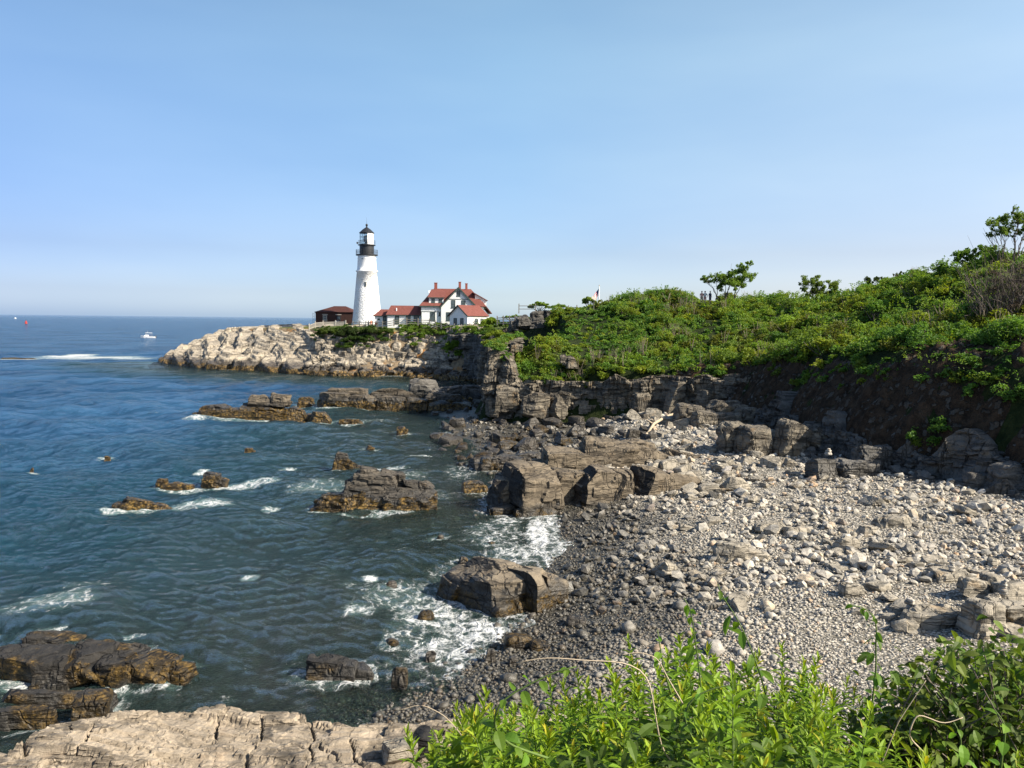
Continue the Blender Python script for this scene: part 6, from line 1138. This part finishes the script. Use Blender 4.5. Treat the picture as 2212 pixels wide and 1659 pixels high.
vine('upright pale green sprig with drooping pointed leaves, left of the two tall sprigs', [(1520, 1560, 3.6), (1510, 1440, 3.6), (1500, 1370, 3.6), (1492, 1310, 3.6), (1478, 1292, 3.6)], (.105, .22), 2, tint=1.15, step=.034, name='leafy_sprig', cat='plant')
vine('dark leaved sprig with a thin reddish stem, right of the pale sprig', [(1660, 1520, 3.8), (1640, 1450, 3.8), (1618, 1390, 3.8), (1590, 1330, 3.8), (1560, 1290, 3.8), (1550, 1262, 3.8)], (.115, .24), 3, tint=.8, step=.055, name='leafy_sprig', cat='plant')
vine('vine twisted round a dry stalk standing alone left of the dark bush', [(1880, 1560, 3.6), (1886, 1500, 3.6), (1894, 1440, 3.6), (1890, 1400, 3.6), (1896, 1350, 3.6), (1888, 1325, 3.6), (1860, 1305, 3.6), (1832, 1308, 3.6)], (.075, .26), 4, tint=.85, step=.026)
vine('small twining tendril hanging among the goldenrod in the middle', [(1530, 1640, 3.0), (1490, 1590, 3.0), (1470, 1540, 3.0), (1500, 1500, 3.0), (1560, 1480, 3.0), (1620, 1478, 3.0)], (.05, .3), 5, tint=1.1, step=.05)
vine('thin sprig with heart shaped leaves at the top left of the thicket', [(1450, 1500, 3.4), (1432, 1440, 3.4), (1425, 1390, 3.4), (1420, 1360, 3.4)], (.075, .25), 6, tint=1.1, step=.035, name='leafy_sprig', cat='plant')
vine('broad leaved sprig low in the right corner', [(2160, 1680, 2.9), (2165, 1620, 2.9), (2180, 1560, 2.9), (2150, 1535, 2.9)], (.085, .30), 8, tint=1.25, step=.03, name='leafy_sprig', cat='plant')
vine('bright broad leaved sprig at the right edge', [(2070, 1660, 3.1), (2080, 1590, 3.1), (2060, 1560, 3.1)], (.08, .28), 9, tint=1.2, step=.03, name='leafy_sprig', cat='plant')
def twig(label, pts, rad):
    P_ = np.array([WD(*q) for q in pts]); o0 = P_[0].copy(); cum = np.concatenate([[0], np.cumsum(np.linalg.norm(np.diff(P_, axis=0), axis=1))]); tt = np.linspace(0, cum[-1], 24); C = np.stack([np.interp(tt, cum, P_[:, i]) for i in range(3)], 1)
    for _ in range(3): C[1:-1] = (C[:-2] + 2 * C[1:-1] + C[2:]) / 4
    o = MB().tube(C - o0, np.linspace(rad, rad * .4, 24), 5).obj('dry_twig', M['twig'], smooth=True); o.location = [float(x) for x in o0]; tag(o, label, 'twig')
twig('long pale dry twig arching over the wet pebbles', [(1490, 1645, 2.6), (1420, 1610, 2.55), (1350, 1570, 2.5), (1290, 1600, 2.5)] if False else [(1440, 1640, 2.8), (1400, 1618, 2.8), (1330, 1608, 2.8), (1270, 1606, 2.8), (1190, 1590, 2.8), (1160, 1598, 2.8), (1120, 1612, 2.8)] if False else [(1465, 1660, 2.9), (1430, 1630, 2.9), (1400, 1450, 2.9), (1345, 1428, 2.9), (1270, 1428, 2.9), (1180, 1418, 2.9), (1115, 1432, 2.9)], .0035)
twig('curved pale twig above the goldenrod', [(1475, 1520, 3.0), (1440, 1460, 3.0), (1420, 1420, 3.0), (1380, 1408, 3.0), (1340, 1415, 3.0)], .003)
twig('bare arching stem at the edge of the ledge', [(1010, 1640, 3.0), (1000, 1590, 3.0), (960, 1545, 3.0), (910, 1520, 3.0), (860, 1535, 3.0)], .0025)
twig('crooked pale stick in the dark bush', [(2010, 1640, 3.6), (1960, 1590, 3.6), (1980, 1540, 3.6), (2040, 1565, 3.6), (2080, 1550, 3.6)], .005)
twig('thin dry stalk rising from the dark bush', [(1900, 1660, 3.4), (1940, 1560, 3.4), (2000, 1470, 3.4)], .003)
# dark leafy bush on the right and the mat of undergrowth below the stems
r = np.random.default_rng(5); mm = MB(); m = MB(); bb = WD(2080, 1640, 4.3); bb[2] = float(slopez(bb[0:1], bb[1:2])[0])
T_ = thing('bramble_bush', 'dark tangled bramble bush with glossy leaves at the right of the foreground', 'bush', bb)
for k in range(150):
    px = r.uniform(1870, 2290); tp = np.interp(px, [1870, 1920, 1990, 2060, 2120, 2212, 2290], [1590, 1480, 1410, 1385, 1385, 1395, 1400]); py = tp + abs(r.normal(0, 1)) * 90 + 8; D = r.uniform(3.9, 5.0); q = WD(px, py, D) - bb; a = np.array([r.uniform(-.7, .9), r.uniform(-.2, .4), 0]); pp = limb(m, a, q, .007, .003, r, 6, .25, 4)
    for _ in range(30):
        i = r.integers(2, 6); c0 = pp[i] + r.normal(0, .07, 3); ll = r.uniform(.045, .10); V, f = ovate(ll, .28 * ll, r.uniform(.3, 1.1)); tn = r.uniform(.6, 1.5); V = V @ rotm(r.normal(0, .5), r.uniform(-.4, .8), r.uniform(0, 6.28)).T; mm.add(V + c0, f, np.array([tn * r.uniform(.9, 1.3), tn, tn]))
m.obj('stems', M['bark'], T_); o = bpy.data.objects.new('leaves', mm.mesh('leaves', M['under'])); COL.objects.link(o); o.parent = T_
mm = MB(); n = 14500; px = r.uniform(900, 2800, n); Y = r.uniform(2.4, 6.2, n); x = (px - CX) / F * Y; g_ = slopez(x, Y); topz_ = np.array([WD(a, top_env(a) + 150, b)[2] for a, b in zip(px, Y)]); hmax = np.maximum(topz_ - g_, .08); z = g_ + hmax * r.random(n) ** .8
for i in range(n):
    ll = r.uniform(.04, .085); V, f = blade(ll, ll * r.uniform(.14, .28), r.uniform(.3, 1.1), .3, 3); tn = r.uniform(.55, 1.25); mm.add(V @ rotm(r.normal(0, .5), r.uniform(-.7, .8), r.uniform(0, 6.28)).T + [x[i], Y[i], z[i]], f, np.array([tn, tn, tn]))
o = bpy.data.objects.new('undergrowth', mm.mesh('undergrowth', M['under'])); COL.objects.link(o); tag(o, 'dense mat of small leaves under the foreground stems', kind='stuff')
build_sea()
# ------------------------------------------------------------------ light, camera
SUN_EL = math.radians(37.5); SUN_AZ = math.radians(66)     # to the right of, and behind, the viewer
sd = Vector((math.sin(SUN_AZ) * math.cos(SUN_EL), -math.cos(SUN_AZ) * math.cos(SUN_EL), math.sin(SUN_EL)))
L = bpy.data.lights.new('sun', 'SUN'); L.energy = 5.0; L.angle = math.radians(.5); L.color = (1, .91, .76)
so = bpy.data.objects.new('sun', L); COL.objects.link(so); so.rotation_euler = sd.to_track_quat('Z', 'Y').to_euler(); so.location = (60, -40, 80)
wd = bpy.data.worlds.new('World'); scene.world = wd; wd.use_nodes = True; nt = wd.node_tree; nt.nodes.clear()
sky = nt.nodes.new('ShaderNodeTexSky'); sky.sky_type = 'NISHITA'; sky.sun_disc = False; sky.sun_elevation = SUN_EL
sky.sun_rotation = math.atan2(sd.x, sd.y); sky.air_density = 1.0; sky.dust_density = 1.0; sky.ozone_density = 2.5; sky.altitude = 10
bg = nt.nodes.new('ShaderNodeBackground'); bg.inputs[1].default_value = .078
wo = nt.nodes.new('ShaderNodeOutputWorld')
tc = nt.nodes.new('ShaderNodeTexCoord'); sx = nt.nodes.new('ShaderNodeSeparateXYZ'); nt.links.new(tc.outputs['Generated'], sx.inputs[0])
rp = nt.nodes.new('ShaderNodeValToRGB'); nt.links.new(sx.outputs[2], rp.inputs[0])
el = rp.color_ramp.elements
while len(el) < 8: el.new(.5)
for e, (x, c) in zip(el, [(0, (.80, .97, 1.68)), (.03, (.64, .71, 1.18)), (.08, (.555, .585, .91)), (.18, (.67, .71, .94)), (.30, (.90, .93, 1.06)), (.40, (.98, 1.0, 1.08)), (.6, (.62, .70, .90)), (1, (.50, .60, .82))]): e.position = x; e.color = (*c, 1)
mx = nt.nodes.new('ShaderNodeMix'); mx.data_type = 'RGBA'; mx.blend_type = 'MULTIPLY'; mx.inputs[0].default_value = 1
nt.links.new(sky.outputs[0], mx.inputs[6]); nt.links.new(rp.outputs[0], mx.inputs[7])
ma_ = nt.nodes.new('ShaderNodeMath'); ma_.operation = 'MULTIPLY_ADD'; nt.links.new(sx.outputs[0], ma_.inputs[0]); ma_.inputs[1].default_value = .9; ma_.inputs[2].default_value = .5
rh = nt.nodes.new('ShaderNodeValToRGB'); nt.links.new(ma_.outputs[0], rh.inputs[0]); eh = rh.color_ramp.elements; eh.new(.5)      # sunward side of the haze is brighter
for e, (x, c) in zip(eh, [(0, (1.05, 1.12, 1.06)), (.5, (1.50, 1.58, 1.30)), (1, (2.2, 1.92, 1.40))]): e.position = x; e.color = (*c, 1)
nz = nt.nodes.new('ShaderNodeTexNoise'); mp = nt.nodes.new('ShaderNodeMapping'); nt.links.new(tc.outputs['Generated'], mp.inputs[0]); mp.inputs['Rotation'].default_value = (0, .35, 0); mp.inputs['Scale'].default_value = (1.2, 1.2, 5); nt.links.new(mp.outputs[0], nz.inputs['Vector']); nz.inputs['Scale'].default_value = 1.3; nz.inputs['Detail'].default_value = 4
rz_ = nt.nodes.new('ShaderNodeValToRGB'); nt.links.new(nz.outputs[0], rz_.inputs[0]); rz_.color_ramp.elements[0].position = .35; rz_.color_ramp.elements[0].color = (.97, .98, 1.0, 1); rz_.color_ramp.elements[1].position = .7; rz_.color_ramp.elements[1].color = (1.22, 1.13, 1.05, 1)
last = mx.outputs[2]
for src in (rh.outputs[0], rz_.outputs[0]):
    m2 = nt.nodes.new('ShaderNodeMix'); m2.data_type = 'RGBA'; m2.blend_type = 'MULTIPLY'; m2.inputs[0].default_value = 1; nt.links.new(last, m2.inputs[6]); nt.links.new(src, m2.inputs[7]); last = m2.outputs[2]
nt.links.new(last, bg.inputs[0]); nt.links.new(bg.outputs[0], wo.inputs[0])
cam = bpy.data.cameras.new('camera'); co = bpy.data.objects.new('camera', cam); COL.objects.link(co); scene.camera = co
cam.sensor_width = 36; cam.sensor_fit = 'HORIZONTAL'; cam.lens = 36 * F / 2212; cam.clip_start = .1; cam.clip_end = 100000
R = Matrix(((rt[0], up[0], -fw[0]), (rt[1], up[1], -fw[1]), (rt[2], up[2], -fw[2]))).to_4x4(); co.matrix_world = Matrix.Translation((0, 0, CAMZ)) @ R
vs = scene.view_settings; vs.view_transform = 'Standard'; vs.look = 'None'; vs.exposure = .92; vs.gamma = 1; vs.use_curve_mapping = False
scene.cycles.max_bounces = 6; scene.cycles.diffuse_bounces = 3; scene.cycles.glossy_bounces = 3; scene.cycles.transparent_max_bounces = 12; scene.cycles.transmission_bounces = 4
